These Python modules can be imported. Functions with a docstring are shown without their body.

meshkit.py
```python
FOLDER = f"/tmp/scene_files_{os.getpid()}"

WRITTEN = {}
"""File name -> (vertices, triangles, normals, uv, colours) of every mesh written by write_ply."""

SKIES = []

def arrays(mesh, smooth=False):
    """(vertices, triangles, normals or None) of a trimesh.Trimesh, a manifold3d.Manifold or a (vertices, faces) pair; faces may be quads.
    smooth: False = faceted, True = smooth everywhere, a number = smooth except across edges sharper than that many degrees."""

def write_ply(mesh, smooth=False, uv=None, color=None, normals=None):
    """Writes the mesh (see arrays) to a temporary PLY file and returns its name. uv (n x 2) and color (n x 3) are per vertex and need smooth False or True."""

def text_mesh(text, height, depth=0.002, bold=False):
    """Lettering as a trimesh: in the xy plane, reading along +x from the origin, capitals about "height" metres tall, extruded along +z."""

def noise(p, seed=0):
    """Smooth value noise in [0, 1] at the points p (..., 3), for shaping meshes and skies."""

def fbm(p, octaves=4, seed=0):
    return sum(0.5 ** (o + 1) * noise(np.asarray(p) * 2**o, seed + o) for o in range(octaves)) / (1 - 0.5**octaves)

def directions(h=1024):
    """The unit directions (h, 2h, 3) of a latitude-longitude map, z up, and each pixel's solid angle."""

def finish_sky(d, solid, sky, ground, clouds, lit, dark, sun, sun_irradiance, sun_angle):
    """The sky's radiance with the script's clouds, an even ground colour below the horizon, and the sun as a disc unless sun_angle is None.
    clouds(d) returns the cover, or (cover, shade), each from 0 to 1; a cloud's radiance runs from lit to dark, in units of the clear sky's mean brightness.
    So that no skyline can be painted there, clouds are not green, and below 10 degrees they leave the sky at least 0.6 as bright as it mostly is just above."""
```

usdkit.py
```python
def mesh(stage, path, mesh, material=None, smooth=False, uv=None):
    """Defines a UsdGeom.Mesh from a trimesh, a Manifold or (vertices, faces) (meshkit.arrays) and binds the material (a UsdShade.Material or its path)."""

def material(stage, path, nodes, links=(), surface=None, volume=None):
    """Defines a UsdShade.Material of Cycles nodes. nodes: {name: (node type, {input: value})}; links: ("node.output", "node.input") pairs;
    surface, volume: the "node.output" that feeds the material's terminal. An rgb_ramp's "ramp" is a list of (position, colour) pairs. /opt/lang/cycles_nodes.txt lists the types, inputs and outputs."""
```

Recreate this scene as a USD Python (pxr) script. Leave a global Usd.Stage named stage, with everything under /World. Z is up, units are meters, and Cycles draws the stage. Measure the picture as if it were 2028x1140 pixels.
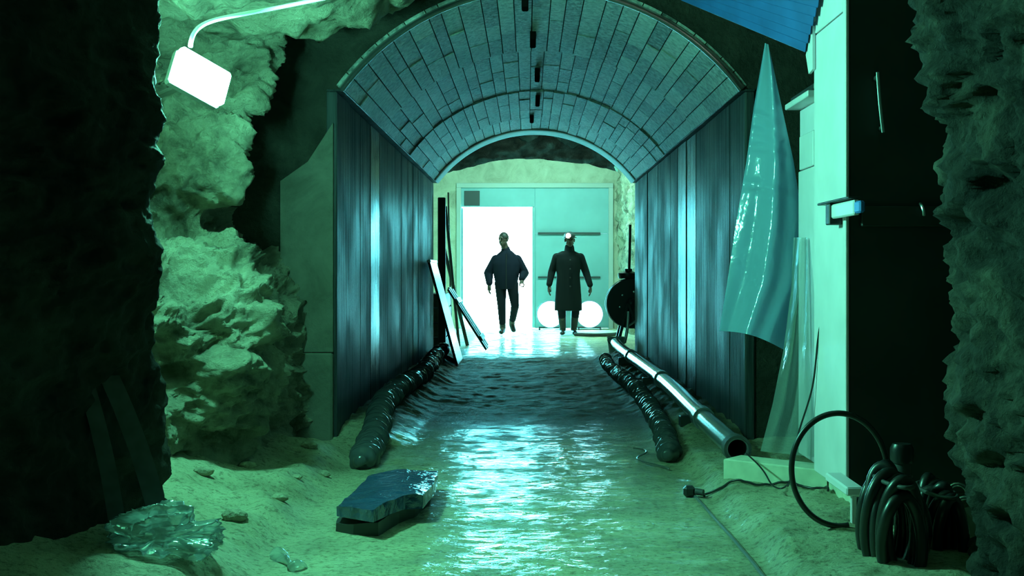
import math, random
import numpy as np
import trimesh
import manifold3d as m3
from pxr import Usd, UsdGeom, UsdLux, UsdShade, Gf, Sdf
import usdkit, meshkit

stage = Usd.Stage.CreateInMemory()
UsdGeom.SetStageUpAxis(stage, 'Z')
UsdGeom.SetStageMetersPerUnit(stage, 1.0)
UsdGeom.Xform.Define(stage, '/World')
UsdGeom.Scope.Define(stage, '/World/Looks')
rng = np.random.default_rng(11)
random.seed(11)

# ---------------------------------------------------------------- camera, sky, lights, exposure
EYE = 1.10                      # lens height above the tunnel floor
cam = UsdGeom.Camera.Define(stage, '/World/camera')
cam.AddTranslateOp().Set(Gf.Vec3d(0, 0, EYE))
cam.AddRotateXOp().Set(90.0)
cam.CreateHorizontalApertureAttr(36.0)
cam.CreateFocalLengthAttr(36.0 * 2400 / 2028)
cam.CreateHorizontalApertureOffsetAttr(-32 / 2028 * 36.0)
cam.CreateVerticalApertureOffsetAttr(-32 / 2028 * 36.0)
cam.CreateClippingRangeAttr(Gf.Vec2f(0.05, 500))
cam.CreateExposureAttr(0.0)

LAMP_RGB, LAMP_POWER = (0.17, 1.0, 0.66), 1000.0
DAY_RGB, DAY_POWER = (0.075, 0.78, 0.88), 42.0
CAVE_RGB, CAVE_POWER = (0.36, 1.0, 0.80), 260.0
sky = UsdLux.DomeLight.Define(stage, '/World/sky')
sky.CreateColorAttr(Gf.Vec3f(0.66, 0.88, 1.0))
sky.CreateIntensityAttr(1.7)
day = UsdLux.RectLight.Define(stage, '/World/daylight')     # open daylight outside the far door
day.AddTranslateOp().Set(Gf.Vec3d(-0.5, 24.6, 1.55))
day.AddRotateXOp().Set(-90.0)
day.CreateWidthAttr(3.2)
day.CreateHeightAttr(3.4)
day.CreateColorAttr(Gf.Vec3f(*DAY_RGB))
day.CreateIntensityAttr(DAY_POWER)

# ---------------------------------------------------------------- materials
LOOKS = {}


def look(name, nodes, links, surface):
    LOOKS[name] = usdkit.material(stage, '/World/Looks/' + name, nodes, links, surface=surface)
    return LOOKS[name]


def plain(name, col, rough=0.6, metal=0.0, spec=0.5, var=0.0, scale=12.0, bump=0.0, bscale=60.0):
    n = {'p': ('principled_bsdf', {'base_color': col, 'roughness': rough, 'metallic': metal, 'specular_ior_level': spec})}
    l = []
    if var or bump:
        n['g'] = ('geometry', {})
    if var:
        n['n'] = ('noise_texture', {'scale': scale, 'detail': 5.0})
        n['r'] = ('rgb_ramp', {'ramp': [(0.3, tuple(c * (1 - var) for c in col)), (0.7, tuple(min(1, c * (1 + var)) for c in col))]})
        l += [('g.position', 'n.vector'), ('n.fac', 'r.fac'), ('r.color', 'p.base_color')]
    if bump:
        n['n2'] = ('noise_texture', {'scale': bscale, 'detail': 4.0})
        n['b'] = ('bump', {'strength': 1.0, 'distance': bump})
        l += [('g.position', 'n2.vector'), ('n2.fac', 'b.height'), ('b.normal', 'p.normal')]
    return look(name, n, l, 'p.BSDF')


def rock_look(name, dark, mid, light, rough=0.85, b1=0.03, spec=0.3):
    return look(name, {
        'g': ('geometry', {}),
        'n': ('noise_texture', {'scale': 3.2, 'detail': 8.0, 'roughness': 0.65, 'distortion': 0.6}),
        'r': ('rgb_ramp', {'ramp': [(0.30, dark), (0.5, mid), (0.72, light)]}),
        'v': ('voronoi_texture', {'scale': 26.0}),
        'n2': ('noise_texture', {'scale': 38.0, 'detail': 7.0, 'roughness': 0.7}),
        'a': ('math', {'math_type': 'multiply_add', 'value2': 0.35}),
        'b': ('bump', {'strength': 1.0, 'distance': b1}),
        'p': ('principled_bsdf', {'roughness': rough, 'specular_ior_level': spec})},
        [('g.position', 'n.vector'), ('g.position', 'v.vector'), ('g.position', 'n2.vector'), ('n.fac', 'r.fac'), ('r.color', 'p.base_color'),
         ('v.distance', 'a.value1'), ('n2.fac', 'a.value3'), ('a.value', 'b.height'), ('b.normal', 'p.normal')], 'p.BSDF')


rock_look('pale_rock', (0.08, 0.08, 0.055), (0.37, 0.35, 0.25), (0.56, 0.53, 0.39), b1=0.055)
rock_look('dark_rock', (0.006, 0.006, 0.006), (0.04, 0.039, 0.031), (0.14, 0.135, 0.10), b1=0.03)  # darker copy of the rock, lowered for the dim light on the right
rock_look('shaded_rock', (0.012, 0.012, 0.011), (0.03, 0.029, 0.025), (0.06, 0.056, 0.048), b1=0.014, spec=0.03)  # rock darkened to stand for shade on unlit walls and roofs
rock_look('brightened_rock', (0.12, 0.12, 0.08), (0.48, 0.47, 0.33), (0.66, 0.64, 0.48), b1=0.03)  # lighter copy of the rock, so the dim chamber sides look lit
rock_look('cream_concrete', (0.36, 0.35, 0.26), (0.50, 0.50, 0.38), (0.60, 0.60, 0.48), b1=0.006)
rock_look('portal_concrete', (0.09, 0.09, 0.07), (0.15, 0.148, 0.118), (0.20, 0.196, 0.16), b1=0.006)
rock_look('face_rock', (0.03, 0.03, 0.024), (0.055, 0.053, 0.042), (0.085, 0.08, 0.065), b1=0.02, spec=0.1)


def lining(name, lo, hi, rough, stretch, bump, bscale, spec, spread=(0.55, 1.5)):
    """Wet shuttered concrete: grain drawn out along the boards."""
    return look(name, {
        'g': ('geometry', {}), 'm': ('mapping', {'scale': stretch}),
        'n': ('noise_texture', {'scale': bscale, 'detail': 6.0, 'roughness': 0.6}),
        'o': ('object_info', {}), 'ox': ('math', {'math_type': 'multiply_add', 'value2': 0.35, 'value3': -0.18}),
        'ad': ('math', {'math_type': 'add'}),
        'r': ('rgb_ramp', {'ramp': [(0.25, lo), (0.75, hi)]}),
        'n3': ('noise_texture', {'scale': 1.6, 'detail': 4.0}),
        'rr': ('rgb_ramp', {'ramp': [(0.38, (rough * spread[0],) * 3), (0.62, (min(1, rough * spread[1]),) * 3)]}),
        'b': ('bump', {'strength': 1.0, 'distance': bump}),
        'p': ('principled_bsdf', {'specular_ior_level': spec})},
        [('g.position', 'm.vector'), ('m.vector', 'n.vector'), ('o.random', 'ox.value1'), ('n.fac', 'ad.value1'), ('ox.value', 'ad.value2'), ('ad.value', 'r.fac'),
         ('r.color', 'p.base_color'), ('g.position', 'n3.vector'), ('n3.fac', 'rr.fac'), ('rr.color', 'p.roughness'), ('n.fac', 'b.height'), ('b.normal', 'p.normal')], 'p.BSDF')


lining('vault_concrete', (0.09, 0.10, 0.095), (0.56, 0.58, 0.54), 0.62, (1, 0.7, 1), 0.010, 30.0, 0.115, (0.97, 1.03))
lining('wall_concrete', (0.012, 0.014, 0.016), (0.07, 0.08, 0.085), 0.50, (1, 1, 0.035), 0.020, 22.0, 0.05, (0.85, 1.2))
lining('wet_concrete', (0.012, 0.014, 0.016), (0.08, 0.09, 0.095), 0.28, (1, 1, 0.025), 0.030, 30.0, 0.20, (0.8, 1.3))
plain('joint_concrete', (0.05, 0.05, 0.05), 0.8)
plain('lip_concrete', (0.42, 0.43, 0.40), 0.6, var=0.2, scale=6)

# ground: dirt that is wet and rippled in the channel, drier on the banks
look('ground', {
    'g': ('geometry', {}), 'sep': ('separate_xyz', {}),
    'n1': ('noise_texture', {'scale': 2.2, 'detail': 7.0, 'roughness': 0.62}),
    'r1': ('rgb_ramp', {'ramp': [(0.30, (0.27, 0.25, 0.16)), (0.5, (0.46, 0.44, 0.29)), (0.7, (0.58, 0.55, 0.38))]}),
    'ax': ('math', {'math_type': 'absolute'}),
    'w1': ('map_range', {'range_type': 'smoothstep', 'from_min': 0.95, 'from_max': 0.74, 'to_min': 0.0, 'to_max': 1.0, 'clamp': True}),
    'w2': ('map_range', {'range_type': 'smoothstep', 'from_min': 9.2, 'from_max': 6.9, 'to_min': 0.0, 'to_max': 1.0, 'clamp': True}),
    'w3': ('math', {'math_type': 'multiply'}),
    'wn': ('map_range', {'from_min': 0.36, 'from_max': 0.50, 'to_min': 0.35, 'to_max': 1.0, 'clamp': True}),
    'wet0': ('math', {'math_type': 'multiply'}),
    'wet': ('math', {'math_type': 'multiply'}),
    'isl': ('noise_texture', {'scale': 4.5, 'detail': 6.0, 'roughness': 0.65}),
    'im': ('map_range', {'range_type': 'smoothstep', 'from_min': 0.42, 'from_max': 0.56, 'to_min': 0.05, 'to_max': 1.0, 'clamp': True}),
    'mp': ('mapping', {'scale': (0.8, 1.0, 1.0)}),
    'rip': ('noise_texture', {'scale': 11.0, 'detail': 5.0, 'roughness': 0.56, 'distortion': 1.0}),
    'grit': ('noise_texture', {'scale': 45.0, 'detail': 6.0, 'roughness': 0.7}),
    'br': ('bump', {'strength': 1.0, 'distance': 0.0095}),
    'bg': ('bump', {'strength': 1.0, 'distance': 0.02}),
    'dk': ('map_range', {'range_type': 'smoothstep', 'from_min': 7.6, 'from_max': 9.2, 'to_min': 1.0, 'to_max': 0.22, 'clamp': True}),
    'd2': ('map_range', {'range_type': 'smoothstep', 'from_min': 14.6, 'from_max': 16.2, 'to_min': 0.0, 'to_max': 1.6, 'clamp': True}),  # brightens the chamber floor colour to stand for door light on it
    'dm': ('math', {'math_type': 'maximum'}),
    'w2b': ('map_range', {'range_type': 'smoothstep', 'from_min': 15.0, 'from_max': 17.0, 'to_min': 0.0, 'to_max': 0.8, 'clamp': True}),
    'w2m': ('math', {'math_type': 'maximum'}),
    'sp': ('noise_texture', {'scale': 34.0, 'detail': 5.0, 'roughness': 0.75}),
    'spr': ('rgb_ramp', {'ramp': [(0.36, (0.30, 0.28, 0.24)), (0.50, (1.0, 1.0, 1.0))]}),
    'col0': ('mix', {'mix_type': 'multiply', 'fac': 0.8}),
    'col': ('mix', {'mix_type': 'multiply', 'fac': 1.0}),
    'dry': ('principled_bsdf', {'roughness': 0.62, 'specular_ior_level': 0.35}),
    'wetb': ('principled_bsdf', {'roughness': 0.05, 'specular_ior_level': 0.42, 'ior': 1.34}),
    'mx': ('mix_closure', {})},
    [('g.position', 'sep.vector'), ('g.position', 'n1.vector'), ('n1.fac', 'r1.fac'), ('sep.x', 'ax.value1'), ('ax.value', 'w1.value'), ('sep.y', 'w2.value'),
     ('w1.result', 'w3.value1'), ('w2.result', 'w2m.value1'), ('sep.y', 'w2b.value'), ('w2b.result', 'w2m.value2'), ('w2m.value', 'w3.value2'), ('n1.fac', 'wn.value'), ('w3.value', 'wet0.value1'), ('wn.result', 'wet0.value2'), ('mp.vector', 'isl.vector'), ('isl.fac', 'im.value'), ('wet0.value', 'wet.value1'), ('im.result', 'wet.value2'),
     ('g.position', 'mp.vector'), ('mp.vector', 'rip.vector'), ('g.position', 'grit.vector'), ('rip.fac', 'br.height'), ('grit.fac', 'bg.height'),
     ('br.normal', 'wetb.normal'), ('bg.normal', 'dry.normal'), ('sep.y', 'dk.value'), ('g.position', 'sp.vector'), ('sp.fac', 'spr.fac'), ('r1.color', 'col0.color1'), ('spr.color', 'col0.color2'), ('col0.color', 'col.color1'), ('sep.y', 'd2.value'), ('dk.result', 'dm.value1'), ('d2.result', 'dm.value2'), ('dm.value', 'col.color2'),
     ('col.color', 'dry.base_color'), ('col.color', 'wetb.base_color'), ('wet.value', 'mx.fac'), ('dry.BSDF', 'mx.closure1'), ('wetb.BSDF', 'mx.closure2')], 'mx.closure')

plain('white_paint', (0.80, 0.68, 0.76), 0.45, var=0.06, scale=5)
plain('pale_board', (0.52, 0.50, 0.40), 0.6, var=0.15, scale=9)
plain('soot_black', (0.008, 0.008, 0.008), 1.0, spec=0.0)
plain('kerb_concrete', (0.62, 0.62, 0.48), 0.8, var=0.12, scale=14)
plain('shaded_steel', (0.022, 0.024, 0.024), 0.55, var=0.3, scale=4)  # shade on the cabinet front put into a near-black colour
plain('dark_metal', (0.03, 0.03, 0.03), 0.38, metal=0.3)
plain('bright_metal', (0.55, 0.57, 0.58), 0.28, metal=0.9)
plain('black_rubber', (0.016, 0.016, 0.017), 0.35)
plain('dull_rubber', (0.05, 0.05, 0.05), 0.6, var=0.3, scale=20)
plain('duct_plastic', (0.06, 0.07, 0.075), 0.16)
plain('pipe_plastic', (0.14, 0.15, 0.16), 0.16)
plain('grey_plastic', (0.40, 0.44, 0.44), 0.4)
plain('blue_plastic', (0.05, 0.20, 0.60), 0.4)
plain('blue_sheet', (0.02, 0.10, 0.32), 0.5, var=0.2, scale=5)
plain('wet_sheen_slab', (0.022, 0.055, 0.115), 0.14, spec=0.9, bump=0.022, bscale=13)  # blue sheen of the wet top slab put into its base colour
plain('slab_edge', (0.025, 0.025, 0.025), 0.5)
plain('dark_board', (0.04, 0.035, 0.03), 0.22, var=0.3, scale=6)
plain('brown_board', (0.09, 0.075, 0.055), 0.4, var=0.4, scale=14)
plain('grey_pole', (0.12, 0.12, 0.11), 0.4)
plain('door_paint', (0.26, 0.47, 0.50), 0.55, var=0.06, scale=3)
plain('door_bar', (0.05, 0.06, 0.06), 0.5)
plain('frame_paint', (0.48, 0.52, 0.48), 0.6)
plain('lamp_housing', (0.10, 0.10, 0.10), 0.5)
plain('cable_white', (0.78, 0.80, 0.76), 0.5)
plain('dark_coat', (0.007, 0.010, 0.011), 0.85, spec=0.2)
plain('blue_jacket', (0.007, 0.009, 0.020), 0.85, spec=0.2)
plain('dark_trousers', (0.008, 0.008, 0.014), 0.85, spec=0.2)
plain('skin', (0.10, 0.06, 0.045), 0.6)
plain('hair', (0.02, 0.016, 0.012), 0.6)
plain('helmet_shell', (0.04, 0.045, 0.05), 0.4)
plain('boot_rubber', (0.015, 0.015, 0.016), 0.45)
plain('rubble', (0.24, 0.22, 0.15), 0.85, var=0.4, scale=20, bump=0.02, bscale=40)


def emit(name, col, power):
    return look(name, {'e': ('emission', {'color': col, 'strength': power})}, [], 'e.emission')


emit('lamp_glow', LAMP_RGB, LAMP_POWER)
emit('cave_glow', CAVE_RGB, CAVE_POWER)
emit('work_glow', (0.25, 0.85, 1.0), 24.0)
emit('head_glow', (1.0, 0.62, 0.45), 6.0)
emit('hand_glow', (0.7, 1.0, 1.0), 12.0)


def film(name, tint, clear, rough, trans=0.5, bump=0.01, bscale=9.0, stretch=(1, 1, 1), dirt=None):
    """Thin plastic film: some light passes straight, some is scattered through, some glints."""
    return look(name, {
        'g': ('geometry', {}), 'm': ('mapping', {'scale': stretch}), 'n': ('noise_texture', {'scale': bscale, 'detail': 3.0}), 'b': ('bump', {'strength': 1.0, 'distance': bump}),
        'd': ('diffuse_bsdf', {'color': tint}), 't': ('translucent_bsdf', {'color': tint}), 'c': ('transparent_bsdf', {'color': (0.9, 0.95, 0.95)}),
        'gl': ('glossy_bsdf', {'roughness': rough, 'color': (0.9, 0.95, 1.0)}), 'f': ('fresnel', {'IOR': 1.5}),
        'm1': ('mix_closure', {'fac': trans}), 'm2': ('mix_closure', {'fac': clear}), 'm3': ('mix_closure', {})},
        [('g.position', 'm.vector'), ('m.vector', 'n.vector'), ('n.fac', 'b.height'), ('b.normal', 'd.normal'), ('b.normal', 'gl.normal'),
         ('d.BSDF', 'm1.closure1'), ('t.BSDF', 'm1.closure2'), ('m1.closure', 'm2.closure1'), ('c.BSDF', 'm2.closure2'), ('f.fac', 'm3.fac'),
         ('m2.closure', 'm3.closure1'), ('gl.BSDF', 'm3.closure2')], 'm3.closure')


film('milky_film', (0.42, 0.74, 0.98), 0.14, 0.12)
film('clear_film', (0.50, 0.60, 0.55), 0.58, 0.08)

# ---------------------------------------------------------------- helpers
USED = {}


def numbered(parent, name):
    k = (parent, name)
    USED[k] = USED.get(k, -1) + 1
    return name if USED[k] == 0 else f'{name}_{USED[k]:03d}'


def tag(prim, label, cat=None, group=None, kind=None):
    for k, v in (('label', label), ('category', cat), ('group', group), ('kind', kind)):
        if v:
            prim.SetCustomDataByKey(k, v)


class Thing:
    def __init__(self, name, label, cat, loc=(0, 0, 0), group=None, kind=None):
        self.loc = np.array(loc, float)
        self.path = '/World/' + numbered('/World', name)
        x = UsdGeom.Xform.Define(stage, self.path)
        if np.any(self.loc):
            x.AddTranslateOp().Set(Gf.Vec3d(*map(float, loc)))
        self.prim = x.GetPrim()
        tag(self.prim, label, cat, group, kind)

    def part(self, name, mesh, mat, parent=None, smooth=False, label=None, kind=None):
        v, f, _ = meshkit.arrays(mesh)
        base = parent or self.path
        path = base + '/' + numbered(base, name)
        m = usdkit.mesh(stage, path, (v - self.loc, f), LOOKS[mat], smooth=smooth)
        if label or kind:
            tag(m.GetPrim(), label, kind=kind)
        return path


def single(name, mesh, mat, label, cat=None, group=None, kind=None, smooth=False):
    path = '/World/' + numbered('/World', name)
    v, f, _ = meshkit.arrays(mesh)
    m = usdkit.mesh(stage, path, (v, f), LOOKS[mat], smooth=smooth)
    tag(m.GetPrim(), label, cat, group, kind)
    return m


def dup(src, name, label, move):
    """A copy of a thing (with its parts) by internal reference; move is relative to the first."""
    path = '/World/' + numbered('/World', name)
    x = UsdGeom.Xform.Define(stage, path)
    x.AddTranslateOp().Set(Gf.Vec3d(*map(float, src.loc + np.array(move))))
    p = x.GetPrim()
    was = src.prim.GetCustomData()
    tag(p, label, was.get('category'), was.get('group'), was.get('kind'))
    p.GetReferences().AddInternalReference(src.path)
    p.SetInstanceable(True)
    return p


cat_ = trimesh.util.concatenate


def hull(pts):
    return m3.Manifold.hull_points(np.asarray(pts, float))


def to_tm(man):
    m = man.to_mesh()
    return trimesh.Trimesh(m.vert_properties[:, :3], m.tri_verts, process=False)


def box(lo, hi, c=0.006):
    """A box with chamfered edges."""
    lo, hi = np.minimum(lo, hi).astype(float), np.maximum(lo, hi).astype(float)
    c = min(c, 0.3 * (hi - lo).min())
    pts = []
    for s in np.ndindex(2, 2, 2):
        p = np.where(np.array(s) == 1, hi, lo)
        d = np.where(np.array(s) == 1, -1, 1)
        for k in range(3):
            q = p + d * c
            q[k] = p[k]
            pts.append(q)
    return to_tm(hull(pts))


def obox(center, size, axes, c=0.006):
    """A chamfered box with its own axes (rows: x, y, z directions)."""
    b = box(-np.array(size) / 2, np.array(size) / 2, c)
    b.vertices = np.asarray(b.vertices) @ np.asarray(axes, float) + np.asarray(center, float)
    return b


def beam(a, b, w, t, up=(0, 0, 1), c=0.004):
    """A bar from a to b, w wide and t thick; up points along t as far as it can."""
    a, b, up = np.asarray(a, float), np.asarray(b, float), np.asarray(up, float)
    d = b - a
    L = np.linalg.norm(d)
    d /= L
    x = np.cross(up, d)
    x /= np.linalg.norm(x)
    return obox((a + b) / 2, (w, t, L), [x, np.cross(d, x), d], c)


def spline(pts, n):
    from scipy.interpolate import CubicSpline, PchipInterpolator
    pts = np.asarray(pts, float)
    t = np.r_[0, np.cumsum(np.linalg.norm(np.diff(pts, axis=0), axis=1))]
    return CubicSpline(t, pts)(np.linspace(0, t[-1], n))


def tube(pts, r, sides=10, cap=True):
    pts = np.asarray(pts, float)
    n = len(pts)
    r = np.broadcast_to(r, (n,))
    t = np.gradient(pts, axis=0)
    t /= np.linalg.norm(t, axis=1, keepdims=True) + 1e-12
    ref = np.array([0, 0, 1.0]) if abs(t[0, 2]) < 0.9 else np.array([1.0, 0, 0])
    a = np.cross(t[0], ref)
    a /= np.linalg.norm(a)
    A = []
    for k in range(n):
        a = a - t[k] * (a @ t[k])
        a /= np.linalg.norm(a)
        A.append(a)
    A = np.array(A)
    B = np.cross(t, A)
    ang = np.arange(sides) * 2 * np.pi / sides
    v = pts[:, None] + r[:, None, None] * (np.cos(ang)[None, :, None] * A[:, None] + np.sin(ang)[None, :, None] * B[:, None])
    v = v.reshape(-1, 3)
    i, j = np.meshgrid(np.arange(n - 1), np.arange(sides), indexing='ij')
    q = np.stack([i * sides + j, i * sides + (j + 1) % sides, (i + 1) * sides + (j + 1) % sides, (i + 1) * sides + j], -1).reshape(-1, 4)
    f = np.vstack([q[:, [0, 1, 2]], q[:, [0, 2, 3]]])
    if cap:
        v = np.vstack([v, pts[0], pts[-1]])
        k = np.arange(sides)
        f = np.vstack([f, np.stack([np.full(sides, len(v) - 2), (k + 1) % sides, k], 1),
                       np.stack([np.full(sides, len(v) - 1), (n - 1) * sides + k, (n - 1) * sides + (k + 1) % sides], 1)])
    return trimesh.Trimesh(v, f, process=False)


def pipe(pts, r, wall, sides=18):
    """An open-ended pipe with a wall."""
    o, i = tube(pts, r, sides, False), tube(pts, r - wall, sides, False)
    i.invert()
    n, s = len(o.vertices), sides
    f = []
    for base, flip in ((0, False), (n - s, True)):
        for k in range(s):
            a, b, c, d = base + k, base + (k + 1) % s, n + base + (k + 1) % s, n + base + k
            f += [[a, c, b], [a, d, c]] if flip else [[a, b, c], [a, c, d]]
    return trimesh.Trimesh(np.vstack([o.vertices, i.vertices]), np.vstack([o.faces, i.faces + n, f]), process=False)


def lathe(profile, center=(0, 0, 0), axis='z', n=24):
    p = np.asarray(profile, float)
    m = trimesh.creation.revolve(p, sections=n)
    v = np.asarray(m.vertices).copy()
    if axis == 'y':
        v = v[:, [0, 2, 1]] * [1, -1, 1]
    if axis == 'x':
        v = v[:, [2, 1, 0]] * [1, 1, -1]
    m = trimesh.Trimesh(v + np.asarray(center, float), m.faces, process=False)
    return m


def grid(P):
    """P (nu, nv, 3) -> surface."""
    nu, nv = P.shape[:2]
    i, j = np.meshgrid(np.arange(nu - 1), np.arange(nv - 1), indexing='ij')
    q = np.stack([i * nv + j, (i + 1) * nv + j, (i + 1) * nv + j + 1, i * nv + j + 1], -1).reshape(-1, 4)
    return trimesh.Trimesh(P.reshape(-1, 3), np.vstack([q[:, [0, 1, 2]], q[:, [0, 2, 3]]]), process=False)


def solid_sheet(P, t):
    """A surface grid given a thickness t."""
    g = grid(P)
    n = np.asarray(meshkit.arrays(g, True)[2]).reshape(P.shape)
    Q = P - n * t
    nu, nv = P.shape[:2]
    v = np.vstack([P.reshape(-1, 3), Q.reshape(-1, 3)])
    N = nu * nv
    f = [g.faces, g.faces[:, ::-1] + N]
    rim = np.r_[np.arange(nv), np.arange(1, nu) * nv + nv - 1, (nu - 1) * nv + np.arange(nv - 2, -1, -1), np.arange(nu - 2, 0, -1) * nv]
    a, b = rim, np.roll(rim, -1)
    f += [np.stack([a, a + N, b], 1), np.stack([b, a + N, b + N], 1)]
    return trimesh.Trimesh(v, np.vstack(f), process=False)


def sstep(a, b, x):
    t = np.clip((np.asarray(x, float) - a) / (b - a), 0, 1)
    return t * t * (3 - 2 * t)


def ridge(p, o, seed):
    return 1 - np.abs(2 * meshkit.fbm(p, o, seed) - 1) * 2.0


def crag(p, seed, big=0.16, mid=0.09, small=0.035):
    """How far a rock face stands out at the points p: lumps, ledges and crumbs."""
    q = p + 0.25 * (np.stack([meshkit.fbm(p * 1.7 + k * 9.1, 3, seed + 20 + k) for k in range(3)], -1) - 0.5)
    return (big * 2 * (meshkit.fbm(q * 1.1, 3, seed) - 0.5) + mid * (ridge(q * [2.3, 2.3, 3.0], 3, seed + 5) - 0.5)
            + small * (ridge(q * [7.0, 7.0, 9.0], 4, seed + 9) - 0.5) + small * 0.5 * (meshkit.fbm(q * 24, 3, seed + 12) - 0.5))


def ground_z(x, y):
    x, y = np.broadcast_arrays(np.asarray(x, float), np.asarray(y, float))
    p = np.stack([x, y, 0 * x], -1)
    big = meshkit.fbm(p * 1.6, 4, 3) - 0.5
    fine = meshkit.fbm(p * 9.0, 4, 8) - 0.5
    near = 1 - sstep(7.0, 7.6, y)
    tun = sstep(7.2, 7.8, y) * (1 - sstep(15.0, 15.6, y))
    wob = 0.12 * (meshkit.fbm(p * 2.3, 2, 31) - 0.5)
    left = near * (sstep(0.98, 1.22, -x + wob) * 0.10 + sstep(1.2, 2.0, -x) * 0.16)
    right = near * (sstep(0.86, 1.0, x + wob * 0.5) * 0.075 + sstep(1.0, 1.4, x) * 0.02)
    bank = tun * (sstep(0.72, 1.1, -x + wob) * 0.13 + sstep(0.75, 1.15, x + wob) * 0.12)
    edge = np.clip(left + right + bank, 0, 0.1) / 0.1
    rough_far = sstep(8.6, 10.0, y) * (1 - sstep(15, 17, y))
    return left + right + bank + big * (0.012 + 0.09 * edge * near * (x < 0) + 0.03 * edge + 0.03 * rough_far) + fine * (0.004 + 0.05 * edge + 0.028 * rough_far)


# ---------------------------------------------------------------- the setting
ys = np.concatenate([np.linspace(-3.2, 2.5, 20), np.linspace(2.6, 7.6, 300), np.linspace(7.62, 15.4, 240), np.linspace(15.5, 26.0, 90)])
xs = np.concatenate([np.linspace(-3.2, -2.0, 16)[:-1], np.linspace(-2.0, 2.0, 260), np.linspace(2.0, 3.2, 16)[1:]])
X, Y = np.meshgrid(xs, ys, indexing='ij')
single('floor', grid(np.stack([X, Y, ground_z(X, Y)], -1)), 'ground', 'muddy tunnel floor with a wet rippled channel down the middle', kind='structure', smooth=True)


def wall_sheet(levels, nu, nv, seed, side, big, mid, small, keep=None, split=()):
    """A rock wall from plan outlines at several heights; side is +1 where the open air lies towards +x."""
    zs = np.array([l[0] for l in levels], float)
    from scipy.interpolate import PchipInterpolator
    outl = np.stack([np.asarray(l[1], float) for l in levels])           # (L, n, 2)
    z = np.linspace(zs[0], zs[-1], nv)
    nodes = PchipInterpolator(zs, outl, axis=0)(z)                        # (nv, n, 2)
    t0 = np.r_[0, np.cumsum(np.linalg.norm(np.diff(outl.mean(0), axis=0), axis=1))]
    u = np.linspace(0, t0[-1], nu)
    plan = PchipInterpolator(t0, nodes, axis=1)(u)                        # (nv, nu, 2)
    P = np.concatenate([plan, np.broadcast_to(z[:, None, None], (nv, nu, 1))], -1)
    n = meshkit.arrays(grid(P), True)[2].reshape(P.shape)
    if (n[..., 0].mean() > 0) != (side > 0):
        n = -n
    d = crag(P, seed, big, mid, small)
    if keep is not None:
        d = d * keep(P)
    P = P + n * d[..., None]
    cuts = [0] + [int(np.searchsorted(u, t0[k])) for k in split] + [nu - 1]
    out = []
    for a, b in zip(cuts[:-1], cuts[1:]):
        g = grid(P[:, a:b + 1])
        if (meshkit.arrays(g, True)[2][:, 0].mean() > 0) != (side > 0):
            g.invert()
        out.append(g)
    return out if split else out[0]


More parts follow.
